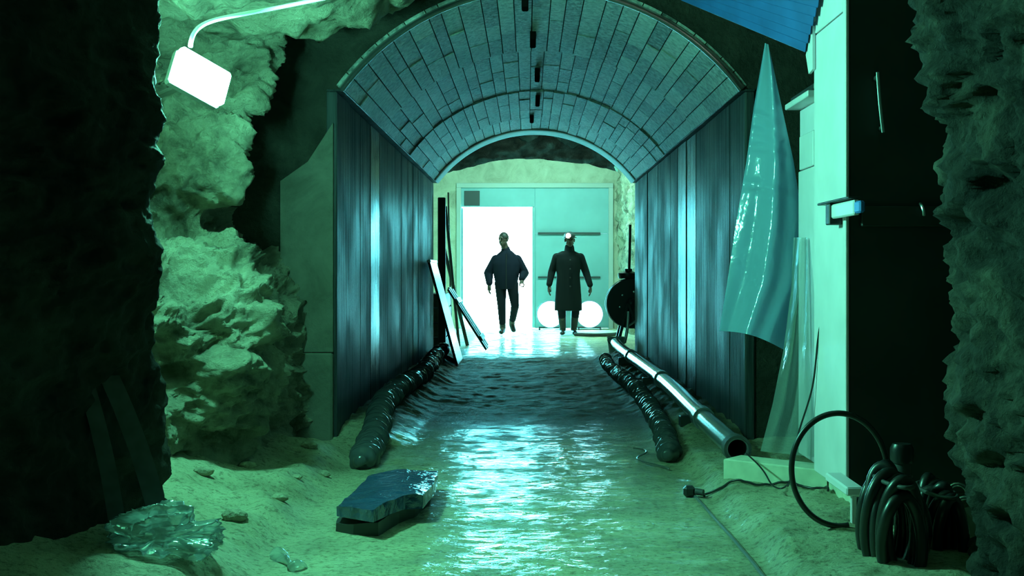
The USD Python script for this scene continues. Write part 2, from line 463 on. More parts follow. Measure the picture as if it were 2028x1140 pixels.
# plan nodes: three of the dark near wall, its edge, behind the edge, the lit alcove, its far edge, the recess, the portal
NEAR_L = [(-1.40, -3.2), (-1.70, 2.0), (-1.80, 3.6)]
LEFT = [(z, NEAR_L + pts) for z, pts in (
    (-0.4, [(-1.50, 4.85), (-1.66, 5.10), (-1.90, 5.45), (-1.95, 5.9), (-1.55, 6.55), (-1.50, 7.2), (-1.35, 7.7)]),
    (0.2, [(-1.48, 4.85), (-1.66, 5.10), (-1.86, 5.45), (-1.84, 5.75), (-1.45, 6.30), (-1.46, 7.1), (-1.38, 7.7)]),
    (0.8, [(-1.44, 4.64), (-1.66, 4.95), (-1.82, 5.45), (-1.70, 5.7), (-1.30, 6.05), (-1.50, 6.9), (-1.44, 7.7)]),
    (1.2, [(-1.37, 4.42), (-1.66, 4.78), (-1.92, 5.60), (-1.80, 6.0), (-1.48, 6.25), (-1.80, 6.9), (-1.56, 7.7)]),
    (1.38, [(-1.37, 4.42), (-1.66, 4.78), (-1.98, 5.70), (-1.90, 6.1), (-1.66, 6.30), (-1.98, 7.0), (-1.85, 7.7)]),
    (1.6, [(-1.37, 4.42), (-1.66, 4.78), (-2.00, 5.70), (-1.90, 6.1), (-1.54, 6.30), (-1.98, 7.0), (-1.90, 7.7)]),
    (1.9, [(-1.37, 4.42), (-1.66, 4.78), (-2.05, 5.75), (-1.98, 6.3), (-1.56, 6.50), (-1.95, 7.2), (-1.90, 7.7)]),
    (2.15, [(-1.37, 4.42), (-1.66, 4.78), (-2.05, 5.75), (-2.02, 6.4), (-1.50, 6.75), (-1.95, 7.3), (-1.90, 7.7)]),
    (2.5, [(-1.37, 4.42), (-1.66, 4.78), (-2.05, 5.75), (-2.00, 6.4), (-1.40, 6.85), (-1.90, 7.3), (-1.90, 7.7)]),
    (3.5, [(-1.37, 4.42), (-1.66, 4.78), (-2.00, 5.75), (-2.00, 6.4), (-1.40, 6.90), (-1.90, 7.3), (-1.90, 7.7)]))]
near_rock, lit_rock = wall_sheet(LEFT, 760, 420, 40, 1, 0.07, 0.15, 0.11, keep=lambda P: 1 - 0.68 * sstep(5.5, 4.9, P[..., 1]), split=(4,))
single('wall_left', near_rock, 'shaded_rock', 'near rock wall darkened for shade, filling the left edge of the view', kind='structure', smooth=True)
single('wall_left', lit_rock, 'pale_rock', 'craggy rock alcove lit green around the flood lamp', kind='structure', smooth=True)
RIGHT = [
    (-0.4, [(1.50, -3.2), (1.62, 2.4), (1.56, 3.4), (1.50, 3.9), (1.62, 4.25), (2.2, 4.7), (2.6, 5.6), (2.4, 6.8), (1.9, 7.7)]),
    (0.4, [(1.46, -3.2), (1.58, 2.4), (1.53, 3.4), (1.48, 3.9), (1.60, 4.25), (2.2, 4.7), (2.6, 5.6), (2.4, 6.8), (1.9, 7.7)]),
    (0.9, [(1.44, -3.2), (1.56, 2.4), (1.50, 3.4), (1.43, 3.9), (1.60, 4.25), (2.2, 4.7), (2.6, 5.6), (2.4, 6.8), (1.9, 7.7)]),
    (1.4, [(1.44, -3.2), (1.54, 2.4), (1.48, 3.4), (1.42, 3.9), (1.60, 4.25), (2.2, 4.7), (2.6, 5.6), (2.4, 6.8), (1.9, 7.7)]),
    (1.8, [(1.40, -3.2), (1.50, 2.4), (1.42, 3.4), (1.31, 3.9), (1.55, 4.25), (2.2, 4.7), (2.6, 5.6), (2.4, 6.8), (1.9, 7.7)]),
    (2.1, [(1.36, -3.2), (1.46, 2.4), (1.36, 3.4), (1.24, 3.9), (1.50, 4.25), (2.2, 4.7), (2.6, 5.6), (2.4, 6.8), (1.9, 7.7)]),
    (3.5, [(1.10, -3.2), (1.20, 2.4), (1.20, 3.4), (1.14, 3.9), (1.40, 4.25), (2.2, 4.7), (2.6, 5.6), (2.4, 6.8), (1.9, 7.7)])]
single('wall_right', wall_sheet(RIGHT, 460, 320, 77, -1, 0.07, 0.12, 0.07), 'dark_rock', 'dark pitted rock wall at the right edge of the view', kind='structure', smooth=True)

# rock roof before the portal: comes down towards the portal as a brow, then opens into a black recess
cx, cy = np.linspace(-3.0, 3.0, 260), np.concatenate([np.linspace(-3.2, 0.9, 40), np.linspace(1.0, 7.75, 300)])
CX, CY = np.meshgrid(cx, cy, indexing='ij')
brow_y = 6.85 + 0.1 * np.sin(CX * 5)
brow_z = 2.40 + 0.44 * sstep(-1.2, 0.1, CX) + 0.25 * sstep(-0.4, 0.6, CX)
cz = brow_z + 0.30 * sstep(6.6, 5.2, CY) + 0.25 * sstep(5.0, 2.5, CY)
cz = cz + sstep(0.0, 0.35, CY - brow_y) * 0.85
CP = np.stack([CX, CY, cz], -1)
CP[..., 2] += crag(CP, 91, 0.06, 0.10, 0.05)
g = grid(CP)
g.invert()
single('ceiling', g, 'pale_rock', 'rock roof before the tunnel mouth, its brow lit pale green by the lamp', kind='structure', smooth=True)

bx_, bz_ = np.meshgrid(np.linspace(-3, 3, 60), np.linspace(-0.4, 4.2, 50), indexing='ij')
BP = np.stack([bx_, -3.0 + 0 * bx_, bz_], -1)
BP[..., 1] += crag(BP, 55, 0.15, 0.1, 0.04)
single('wall_back', grid(BP), 'shaded_rock', 'dark rock closing the gallery behind the viewer', kind='structure', smooth=True)

# portal face: concrete slab with the arched opening
VC, VX, VR = 1.3125, 0.083, 1.525            # vault centre height, centre x, radius
WL, WR, SPRING = -1.19, 1.345, 2.2185
Y0, Y1 = 7.5, 15.3
a0 = math.asin(1.227 / VR)


def arch_outline(grow=0.0, n=40):
    a = np.linspace(-a0, a0, n)
    r = VR + grow
    top = np.stack([VX + r * np.sin(a), VC + r * np.cos(a)], 1)
    return np.vstack([[WL - grow, -0.3], [WL - grow, SPRING], top, [WR + grow, SPRING], [WR + grow, -0.3]])


from shapely.geometry import Polygon, box as sbox


def extrude_y(poly, y0, y1):
    m = trimesh.creation.extrude_polygon(poly, y1 - y0, engine='earcut')
    v = np.asarray(m.vertices)
    m = trimesh.Trimesh(np.stack([v[:, 0], y0 + v[:, 2], v[:, 1]], 1), m.faces[:, ::-1], process=False)
    return m


face = sbox(-2.3, -0.3, 2.3, 3.7).difference(Polygon(arch_outline(0.015)))
pt = Thing('wall_front', 'dark face around the tunnel mouth with a pale concrete pier on its left', None, kind='structure')
pt.part('rough_face', extrude_y(face, Y0 + 0.02, Y0 + 0.5), 'face_rock')
pt.part('concrete_pier', extrude_y(Polygon([(-1.53, 0.605), (WL - 0.015, 0.605), (WL - 0.015, 2.02), (-1.36, 1.78), (-1.53, 1.66)]), Y0 - 0.02, Y0 + 0.019), 'portal_concrete', label='pale green concrete pier')
pt.part('plinth', box((-1.62, Y0 - 0.045, -0.2), (WL - 0.015, Y0 + 0.019, 0.60), 0.012), 'portal_concrete')

# vault of shuttered concrete boards, ring by ring
vt = Thing('ceiling', 'arched tunnel vault of shuttered concrete strips in rings', None, kind='structure')
outer, inner = Polygon(arch_outline(0.35)), Polygon(arch_outline(0.055))
vt.part('backing_shell', extrude_y(outer.difference(inner).intersection(sbox(-3, SPRING - 0.02, 3, 4)), Y0 + 0.5, Y1), 'joint_concrete')
ring_y = [Y0, 9.6, 11.7, 13.75, 14.85]
NP = 25
for k in range(4):
    ya, yb = ring_y[k] + 0.012, ring_y[k + 1] - 0.012
    edges = np.linspace(-a0, a0, NP + 1)
    edges[1:-1] += rng.uniform(-0.012, 0.012, NP - 1)
    lift = [0.0, 0.012, 0.0, 0.010][k]
    for i in range(NP):
        nb = int(rng.choice([2, 3, 3])) if k < 3 else 1
        w_ = np.cumsum(np.r_[0, rng.uniform(0.6, 1.4, nb)])
        w_ = ya + (yb - ya) * w_ / w_[-1]
        spans = [(w_[m] + 0.004, w_[m + 1] - 0.004) for m in range(nb)]
        for (p, q) in spans:
            r0 = VR + lift + rng.uniform(0, 0.009)
            a, b = edges[i] + 0.0022, edges[i + 1] - 0.0022
            v = []
            for yy, in_ in ((p, 0), (q, 0)):
                for ang in (a, (a + b) / 2, b):
                    v.append([VX + r0 * math.sin(ang), yy, VC + r0 * math.cos(ang)])
                for ang in (b, (a + b) / 2, a):
                    v.append([VX + (VR + 0.06) * math.sin(ang), yy, VC + (VR + 0.06) * math.cos(ang)])
            m = to_tm(hull(np.array(v)))
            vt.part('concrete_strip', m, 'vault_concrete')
lip = []
for r, yy in ((VR + 0.06, 14.862), (VR + 0.005, 14.862), (VR - 0.005, 14.9), (VR - 0.01, Y1), (VR + 0.30, Y1)):
    a = np.linspace(-a0, a0, 49)
    lip.append(np.stack([VX + r * np.sin(a), np.full(49, yy), VC + r * np.cos(a)], -1))
g = grid(np.array(lip))
vt.part('end_ring', g, 'lip_concrete', smooth=40, label='smooth pale ring at the far end of the vault')
rim = []
for r, yy in ((VR + 0.07, Y0 + 0.06), (VR + 0.022, Y0 - 0.01), (VR + 0.006, Y0 - 0.016), (VR - 0.004, Y0), (VR + 0.002, Y0 + 0.03)):
    a = np.linspace(-a0, a0, 61)
    rim.append(np.stack([VX + r * np.sin(a), np.full(61, yy), VC + r * np.cos(a)], -1))
vt.part('edge_strip', grid(np.array(rim)), 'bright_metal', smooth=40, label='thin shiny strip along the near edge of the vault')
for (yy, xx, L) in ((7.75, -0.02, 0.16), (8.95, 0.035, 0.36), (10.6, 0.08, 0.34), (12.15, 0.095, 0.42), (13.6, 0.04, 0.26)):
    zz = VC + math.sqrt(VR ** 2 - (xx - VX) ** 2)
    vt.part('crown_wedge', box((xx - 0.022, yy - L / 2, zz - 0.055), (xx + 0.022, yy + L / 2, zz + 0.03), 0.008), 'soot_black', label='black wedge hanging at the crown of the vault')

# side walls of the tunnel: tall shuttered panels
for side in (-1, 1):
    x0 = WL if side < 0 else WR
    w = Thing('wall_left' if side < 0 else 'wall_right', 'wet blue-black concrete panel wall on the %s side of the tunnel' % ('left' if side < 0 else 'right'), None, kind='structure')
    w.part('backing', box((x0 + side * 0.05, Y0 + 0.5, -0.3), (x0 + side * 0.35, Y1, SPRING), 0.01), 'joint_concrete')
    edges = list(np.arange(Y0, Y1 - 0.2, 0.56)) + [Y1]
    for a, b in zip(edges[:-1], edges[1:]):
        d = rng.uniform(-0.006, 0.006)
        xs_ = sorted([x0 + d, x0 + side * 0.06])
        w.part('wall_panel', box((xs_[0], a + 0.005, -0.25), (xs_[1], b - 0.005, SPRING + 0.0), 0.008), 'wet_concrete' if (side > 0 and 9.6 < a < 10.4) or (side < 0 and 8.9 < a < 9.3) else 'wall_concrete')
    sp = VX + side * 1.227
    w.part('springing_ledge', box((min(sp, x0 + side * 0.06), Y0 + 0.005, SPRING + 0.001), (max(sp, x0 + side * 0.06), Y1, SPRING + 0.012), 0.003), 'wall_concrete')

# chamber at the far end
CH_L = [(z, [(-2.3 + 0.1 * z, 15.25), (-2.25, 17.0), (-2.2, 19.0), (-2.15, 21.5), (-2.1, 23.2), (-2.2, 25.5)]) for z in (-0.4, 1.5, 3.0, 4.2)]
single('wall_left', wall_sheet(CH_L, 120, 90, 140, 1, 0.10, 0.12, 0.05), 'brightened_rock', 'rough rock side of the far chamber, left of the lit doorway', kind='structure', smooth=True)
CH_R = [(z, [(2.3, 15.25), (2.15, 16.5), (1.95, 18.0), (1.85, 20.5), (1.80, 23.2), (2.0, 25.5)]) for z in (-0.4, 1.5, 3.0, 4.2)]
single('wall_right', wall_sheet(CH_R, 200, 120, 150, -1, 0.10, 0.14, 0.07), 'brightened_rock', 'rough brightened rock side of the far chamber, right of the closed door leaf', kind='structure', smooth=True)
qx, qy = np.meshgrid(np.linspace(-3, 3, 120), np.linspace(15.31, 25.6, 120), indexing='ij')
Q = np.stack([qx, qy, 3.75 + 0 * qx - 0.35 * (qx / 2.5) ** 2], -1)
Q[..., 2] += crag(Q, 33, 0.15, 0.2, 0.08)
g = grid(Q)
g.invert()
single('ceiling', g, 'shaded_rock', 'rock roof of the far chamber, darkened for shade', kind='structure', smooth=True)
single('wall_front', extrude_y(sbox(-3, -0.3, 3, 4.2).difference(Polygon(arch_outline(0.34))), 15.25, 15.31), 'shaded_rock', 'inner face of the far chamber around the vault end, hidden from the mouth', kind='structure')

DY = 23.5
DX0, DX1, DXM, DZ = -1.30, 1.56, 0.13, 2.75
bx = np.linspace(-3.0, 3.0, 90)
top = 3.28 - 0.16 * ((bx - 0.1) / 1.3) ** 2 + 0.10 * (meshkit.fbm(np.stack([bx * 2.6, 0 * bx, 0 * bx], -1), 4, 5) - 0.5)
poly = Polygon(np.vstack([[(-3.0, -0.3)], np.stack([bx, np.clip(top, 2.85, 4)], 1), [(3.0, -0.3)]])).difference(sbox(DX0, -0.4, DX1, DZ))
wb = Thing('wall_back', 'pale concrete end wall with a ragged top around the doorway', None, kind='structure')
wb.part('concrete_wall', extrude_y(poly, DY, DY + 0.3), 'cream_concrete')
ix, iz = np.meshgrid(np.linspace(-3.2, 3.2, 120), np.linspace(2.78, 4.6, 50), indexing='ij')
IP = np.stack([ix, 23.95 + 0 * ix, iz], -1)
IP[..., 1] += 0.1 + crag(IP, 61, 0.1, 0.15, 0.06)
single('wall_back', grid(IP), 'shaded_rock', 'rock darkened for shade filling the gap above the pale end wall', kind='structure', smooth=True)

# double door: open left half, closed right leaf with two dark bars
d = Thing('door_1', 'pale blue steel double door at the tunnel end, left half open to white daylight', None, loc=(0.13, DY, 0), kind='structure')
fr = 'frame_paint'
d.part('door_frame', cat_([box((DX0 - 0.09, DY - 0.04, DZ - 0.02), (DX1 + 0.09, DY + 0.12, DZ + 0.07)), box((DX0 - 0.09, DY - 0.04, -0.05), (DX0, DY + 0.12, DZ - 0.02)), box((DX1, DY - 0.04, -0.05), (DX1 + 0.09, DY + 0.12, DZ - 0.02))]), fr)
d.part('transom_panel', box((DX0 - 0.01, DY + 0.02, 2.36), (DXM, DY + 0.08, DZ + 0.01)), 'door_paint')
d.part('transom_panel', box((DX0 + 0.06, DY + 0.0, 2.38), (DX0 + 0.36, DY + 0.018, DZ - 0.08)), 'door_bar', label='small dark panel above the open half')
lf = d.part('door_leaf', box((DXM, DY + 0.02, 0.01), (DX1 + 0.01, DY + 0.08, 1.838)), 'door_paint')
d.part('door_leaf', box((DXM, DY + 0.02, 1.84), (DX1 + 0.01, DY + 0.08, DZ + 0.01)), 'door_paint')
d.part('cross_bar', box((DXM + 0.06, DY - 0.03, 1.82), (DX1 - 0.16, DY + 0.018, 1.865)), 'door_bar')
d.part('cross_bar', box((DXM + 0.06, DY - 0.025, 0.975), (DX1 - 0.16, DY + 0.018, 1.01)), 'door_bar')
d.part('meeting_stile', box((DXM - 0.05, DY + 0.0, 0.02), (DXM + 0.005, DY + 0.09, 2.358)), 'door_paint')
opened = d.part('door_leaf', box((DX0 - 0.02, DY + 0.10, 0.03), (DX0 + 0.03, DY + 1.0, 2.34)), 'door_paint', label='left leaf swung outwards')

# ---------------------------------------------------------------- lamps
# flood lamp on the left rock
at_ = lambda *p: np.array(p, float)
LD = 5.35
K = LD / 2400
ctr = np.array([(398 - 1046) * K, LD, EYE + (538 - 149) * K])
ea = np.array([102, 90, -57.0]); ea /= np.linalg.norm(ea)
eb = np.array([-11, -42, -86.0]); eb -= ea * (ea @ eb); eb /= np.linalg.norm(eb)
en = np.cross(eb, ea); en *= -np.sign(en[1])
AX = [ea, en, eb]
lamp = Thing('flood_lamp', 'square white-glowing flood lamp tilted on the left rock wall', 'lamp', loc=ctr - en * 0.08)
lamp.part('diffuser', obox(ctr + ea * 0.008 - en * 0.006, (0.258, 0.044, 0.172), AX, 0.012), 'lamp_glow')
lamp.part('housing', obox(ctr + ea * 0.008 - en * 0.056, (0.26, 0.05, 0.174), AX, 0.01), 'lamp_housing')
lamp.part('bracket_arm', beam(ctr - en * 0.088, at_(-1.93, 6.12, 1.96), 0.04, 0.02), 'lamp_housing')


def at(px, py, dist):
    return np.array([(px - 1046) * dist / 2400, dist, EYE + (538 - py) * dist / 2400])


single('lamp_conduit', tube(spline([at(377, 92, 5.36), at(383, 68, 5.40), at(408, 46, 5.5), at(460, 32, 5.65), at(540, 17, 5.95), at(625, 0, 5.9), at(720, -22, 5.8)], 50), 0.0105, 10), 'cable_white',
       'white cable curving from the flood lamp up under the roof', 'cable', smooth=True)

# lamp of the far chamber, up under the roof behind the vault's end
cl = Thing('ceiling_lamp', 'long lamp fixed under the roof of the far chamber beyond the vault', 'lamp', loc=(0.2, 20.4, 3.55))
cl.part('housing', box((-0.55, 20.3, 3.52), (0.95, 20.5, 3.60), 0.01), 'lamp_housing')
cl.part('tube', obox((0.2, 20.46, 3.49), (1.4, 0.12, 0.08), np.eye(3), 0.02), 'cave_glow')
for hx in (-0.4, 0.8):
    cl.part('hanger', tube([(hx, 20.4, 3.59), (hx, 20.4, 4.1)], 0.01, 8), 'lamp_housing')
cl.part('shade', box((-0.56, 20.355, 3.42), (0.96, 20.375, 3.53), 0.003), 'lamp_housing')

# two round floor lamps behind the man in the coat
wl = Thing('work_lamp', 'round white floor lamp by the closed door leaf, the left one of two', 'lamp', loc=(0.42, 22.9, 0), group=None)
c0 = np.array([0.42, 22.9, 0.30])
wl.part('lens', lathe([(0.0, 0.0), (0.24, 0.005), (0.245, 0.03), (0.0, 0.031)], c0, 'y', 32), 'work_glow', smooth=40)
wl.part('shell', lathe([(0.247, 0.004), (0.262, 0.0), (0.262, -0.05), (0.16, -0.16), (0.0, -0.17), (0.0, -0.004), (0.247, 0.004)], c0, 'y', 32), 'lamp_housing', smooth=40)
wl.part('stand', cat_([box((0.20, 22.86, 0.0), (0.23, 23.1, 0.04)), box((0.61, 22.86, 0.0), (0.64, 23.1, 0.04)), box((0.20, 22.94, 0.03), (0.64, 22.98, 0.06))]), 'dark_metal')
dup(wl, 'work_lamp', 'round white floor lamp by the closed door leaf, the right one of two', (0.74, 0.0, 0.0))

# ---------------------------------------------------------------- people
def sph(c, r, n=10):
    return m3.Manifold.sphere(r, n).translate(list(map(float, c)))


def limb(*pr):
    """Hulls of consecutive (point, radius) pairs: a chain of tapering limbs."""
    out = []
    for (p, r), (q, s) in zip(pr[:-1], pr[1:]):
        out.append(m3.Manifold.batch_hull([sph(p, r, 16), sph(q, s, 16)]))
    return out


def blend(parts, edge=0.02, it=8):
    man = m3.Manifold.batch_boolean(parts, m3.OpType.Add).refine_to_length(edge)
    m = to_tm(man)
    m = trimesh.Trimesh(m.vertices, m.faces, process=True)
    trimesh.smoothing.filter_taubin(m, iterations=it)
    return m


def ell(c, r):
    return m3.Manifold.sphere(1.0, 20).scale(list(map(float, r))).translate(list(map(float, c)))


def hand(wrist, side, fwd=-0.02, curl=0.02):
    """Relaxed hanging hand: palm, four fingers, thumb."""
    w = np.array(wrist, float)
    out = limb((w, 0.028), (w + [0, fwd * 0.5, -0.05], 0.034), (w + [0, fwd, -0.09], 0.032))
    for k, L in enumerate((0.065, 0.075, 0.07, 0.055)):
        b = w + [side * 0.005, fwd - 0.030 + 0.02 * k, -0.095]
        k1 = b + [-side * 0.004, fwd * 0.3, -L * 0.55]
        k2 = k1 + [-side * curl, fwd * 0.2, -L * 0.42]
        out += limb((b, 0.0098), (k1, 0.0092), (k2, 0.008))
    t = w + [-side * 0.012, fwd - 0.028, -0.04]
    out += limb((t, 0.012), (t + [-side * 0.012, -0.026, -0.03], 0.011), (t + [-side * 0.014, -0.03, -0.058], 0.009))
    return out


def head(c, turn=0.0):
    """Skull, jaw, nose, brow, ears; turn in radians about z, face towards -y."""
    c = np.array(c, float)
    R = np.array([[math.cos(turn), -math.sin(turn), 0], [math.sin(turn), math.cos(turn), 0], [0, 0, 1]])
    g = lambda x, y, z: c + R @ np.array([x, y, z])
    out = [ell(c + R @ np.array([0, 0.012, 0.02]), (0.076, 0.092, 0.098))]
    out += [m3.Manifold.batch_hull([sph(g(0, -0.045, -0.085), 0.030, 12), sph(g(0.038, -0.01, -0.05), 0.032, 12), sph(g(-0.038, -0.01, -0.05), 0.032, 12), sph(g(0, -0.05, 0.03), 0.04, 12)])]
    out += limb((g(0, -0.088, 0.015), 0.009), (g(0, -0.108, -0.022), 0.014))                      # nose
    out += limb((g(-0.03, -0.078, 0.03), 0.012), (g(0.03, -0.078, 0.03), 0.012))                  # brow
    out += limb((g(-0.02, -0.082, -0.055), 0.009), (g(0.02, -0.082, -0.055), 0.009))              # mouth
    for s in (-1, 1):
        out += [ell(g(s * 0.08, 0.012, 0.0), (0.014, 0.022, 0.034))]
    return out, g


def walker(x0, y0, kind):
    P = lambda x, y, z: np.array([x0 + x, y0 + y, z])
    return P


def make_coat_man():
    P = walker(0.695, 21.0, 0)
    hd, g = head(P(0.025, -0.03, 1.645), 0.12)
    b = list(hd)
    b += limb((P(0.02, 0.0, 1.58), 0.062), (P(0.015, 0.02, 1.44), 0.072))
    b += [m3.Manifold.batch_hull([sph(P(s * 0.15, 0.02, 1.335), 0.06, 14) for s in (-1, 1)] + [sph(P(s * 0.10, 0.02, 1.0), 0.10, 14) for s in (-1, 1)])]
    b += [m3.Manifold.batch_hull([sph(P(s * 0.10, 0.02, z), 0.095, 14) for s in (-1, 1) for z in (1.02, 0.90)])]
    arms = {-1: [(-0.20, 0.02, 1.38), (-0.285, 0.05, 1.10), (-0.33, -0.03, 0.86)], 1: [(0.21, 0.02, 1.38), (0.305, 0.05, 1.10), (0.375, -0.02, 0.85)]}
    for s, (sh, el, wr) in arms.items():
        b += limb((P(sh[0] * 0.95, sh[1], sh[2] - 0.02), 0.05), (P(*el), 0.045), (P(*wr), 0.03))
        b += hand(P(*wr), s)
    legs = {-1: [(-0.10, 0.0, 0.90), (-0.115, -0.05, 0.49), (-0.095, 0.02, 0.10)], 1: [(0.10, 0.0, 0.90), (0.13, 0.05, 0.49), (0.10, 0.10, 0.10)]}
    for s, (h, k, a) in legs.items():
        b += limb((P(*h), 0.085), (P(*k), 0.056), (P(*a), 0.040), (P(a[0] + s * 0.01, a[1] - 0.10, 0.045), 0.036))
    t = Thing('person', 'person in a knee-length dark coat and helmet with a glowing headlamp, walking towards the camera', 'person', loc=P(0, 0, 0))
    t.part('body', blend(b, 0.016, 6), 'skin', smooth=True)
    for s in (-1, 1):
        t.part('eye', to_tm(sph(g(s * 0.03, -0.085, 0.008), 0.011, 12)), 'hair', smooth=True)
    # coat: flared body, sleeves, collar
    C = []
    prof = [(1.46, 0.11, 0.09), (1.40, 0.235, 0.115), (1.30, 0.235, 0.135), (1.05, 0.200, 0.145), (0.85, 0.215, 0.155), (0.60, 0.232, 0.165), (0.43, 0.238, 0.17)]
    for (za, wa, da), (zb, wb_, db) in zip(prof[:-1], prof[1:]):
        n = np.linspace(0, 2 * np.pi, 24, endpoint=False)
        pts = [P(w_ * math.copysign(abs(math.cos(q)) ** 0.8, math.cos(q)), 0.02 + d_ * math.sin(q), z_) for (z_, w_, d_) in ((za, wa, da), (zb, wb_, db)) for q in n]
        C.append(hull(pts))
    for s, (sh, el, wr) in arms.items():
        C += limb((P(sh[0], sh[1], sh[2] - 0.03), 0.076), (P(*el), 0.066), (P(wr[0], wr[1], wr[2] + 0.03), 0.052))
    C += limb((P(0.02, 0.01, 1.455), 0.092), (P(0.02, 0.01, 1.52), 0.082))
    coat = t.part('coat', blend(C, 0.02, 8), 'dark_coat', smooth=True)
    for z_ in (1.30, 1.15, 1.0, 0.85):
        t.part('button', to_tm(sph(P(0.03, -0.145, z_), 0.014, 10)), 'dark_metal', parent=coat)
    hl = [ell(g(0, 0.012, 0.075), (0.098, 0.118, 0.078)).trim_by_plane([0, 0, 1], float(g(0, 0, 0.045)[2]))]
    hl.append(m3.Manifold.cylinder(0.012, 0.115, 0.118, 28).scale([1, 1.16, 1]).translate(list(map(float, g(0, -0.006, 0.038)))))
    hp = t.part('helmet', to_tm(m3.Manifold.batch_boolean(hl, m3.OpType.Add)), 'helmet_shell', smooth=40)
    lc = g(-0.045, -0.118, 0.075)
    t.part('headlamp', lathe([(0, -0.012), (0.044, -0.006), (0.046, 0.006), (0.0, 0.034)], lc, 'y', 20), 'head_glow', parent=hp, smooth=40, label='glowing warm headlamp')
    t.part('headlamp_case', lathe([(0.048, 0.006), (0.050, 0.000), (0.042, -0.03), (0, -0.034)], lc, 'y', 20), 'lamp_housing', parent=hp, smooth=40)
    for s, (h, k, a) in legs.items():
        B = limb((P(k[0] * 0.9 + a[0] * 0.1, k[1] * 0.3 + a[1] * 0.7, 0.42), 0.076), (P(a[0], a[1], 0.11), 0.056))
        B += [m3.Manifold.batch_hull([ell(P(a[0], a[1] + 0.015, 0.06), (0.048, 0.05, 0.05)), ell(P(a[0] + s * 0.012, a[1] - 0.12, 0.045), (0.045, 0.06, 0.035))]).trim_by_plane([0, 0, 1], 0.008)]
        t.part('boot', blend(B, 0.02, 5), 'boot_rubber', smooth=True)
        t.part('trouser_leg', blend(limb((P(*h), 0.10), (P(*k), 0.074), (P(k[0] * 0.75 + a[0] * 0.25, k[1] * 0.6 + a[1] * 0.4, 0.34), 0.066)), 0.02, 5), 'dark_trousers', smooth=True)


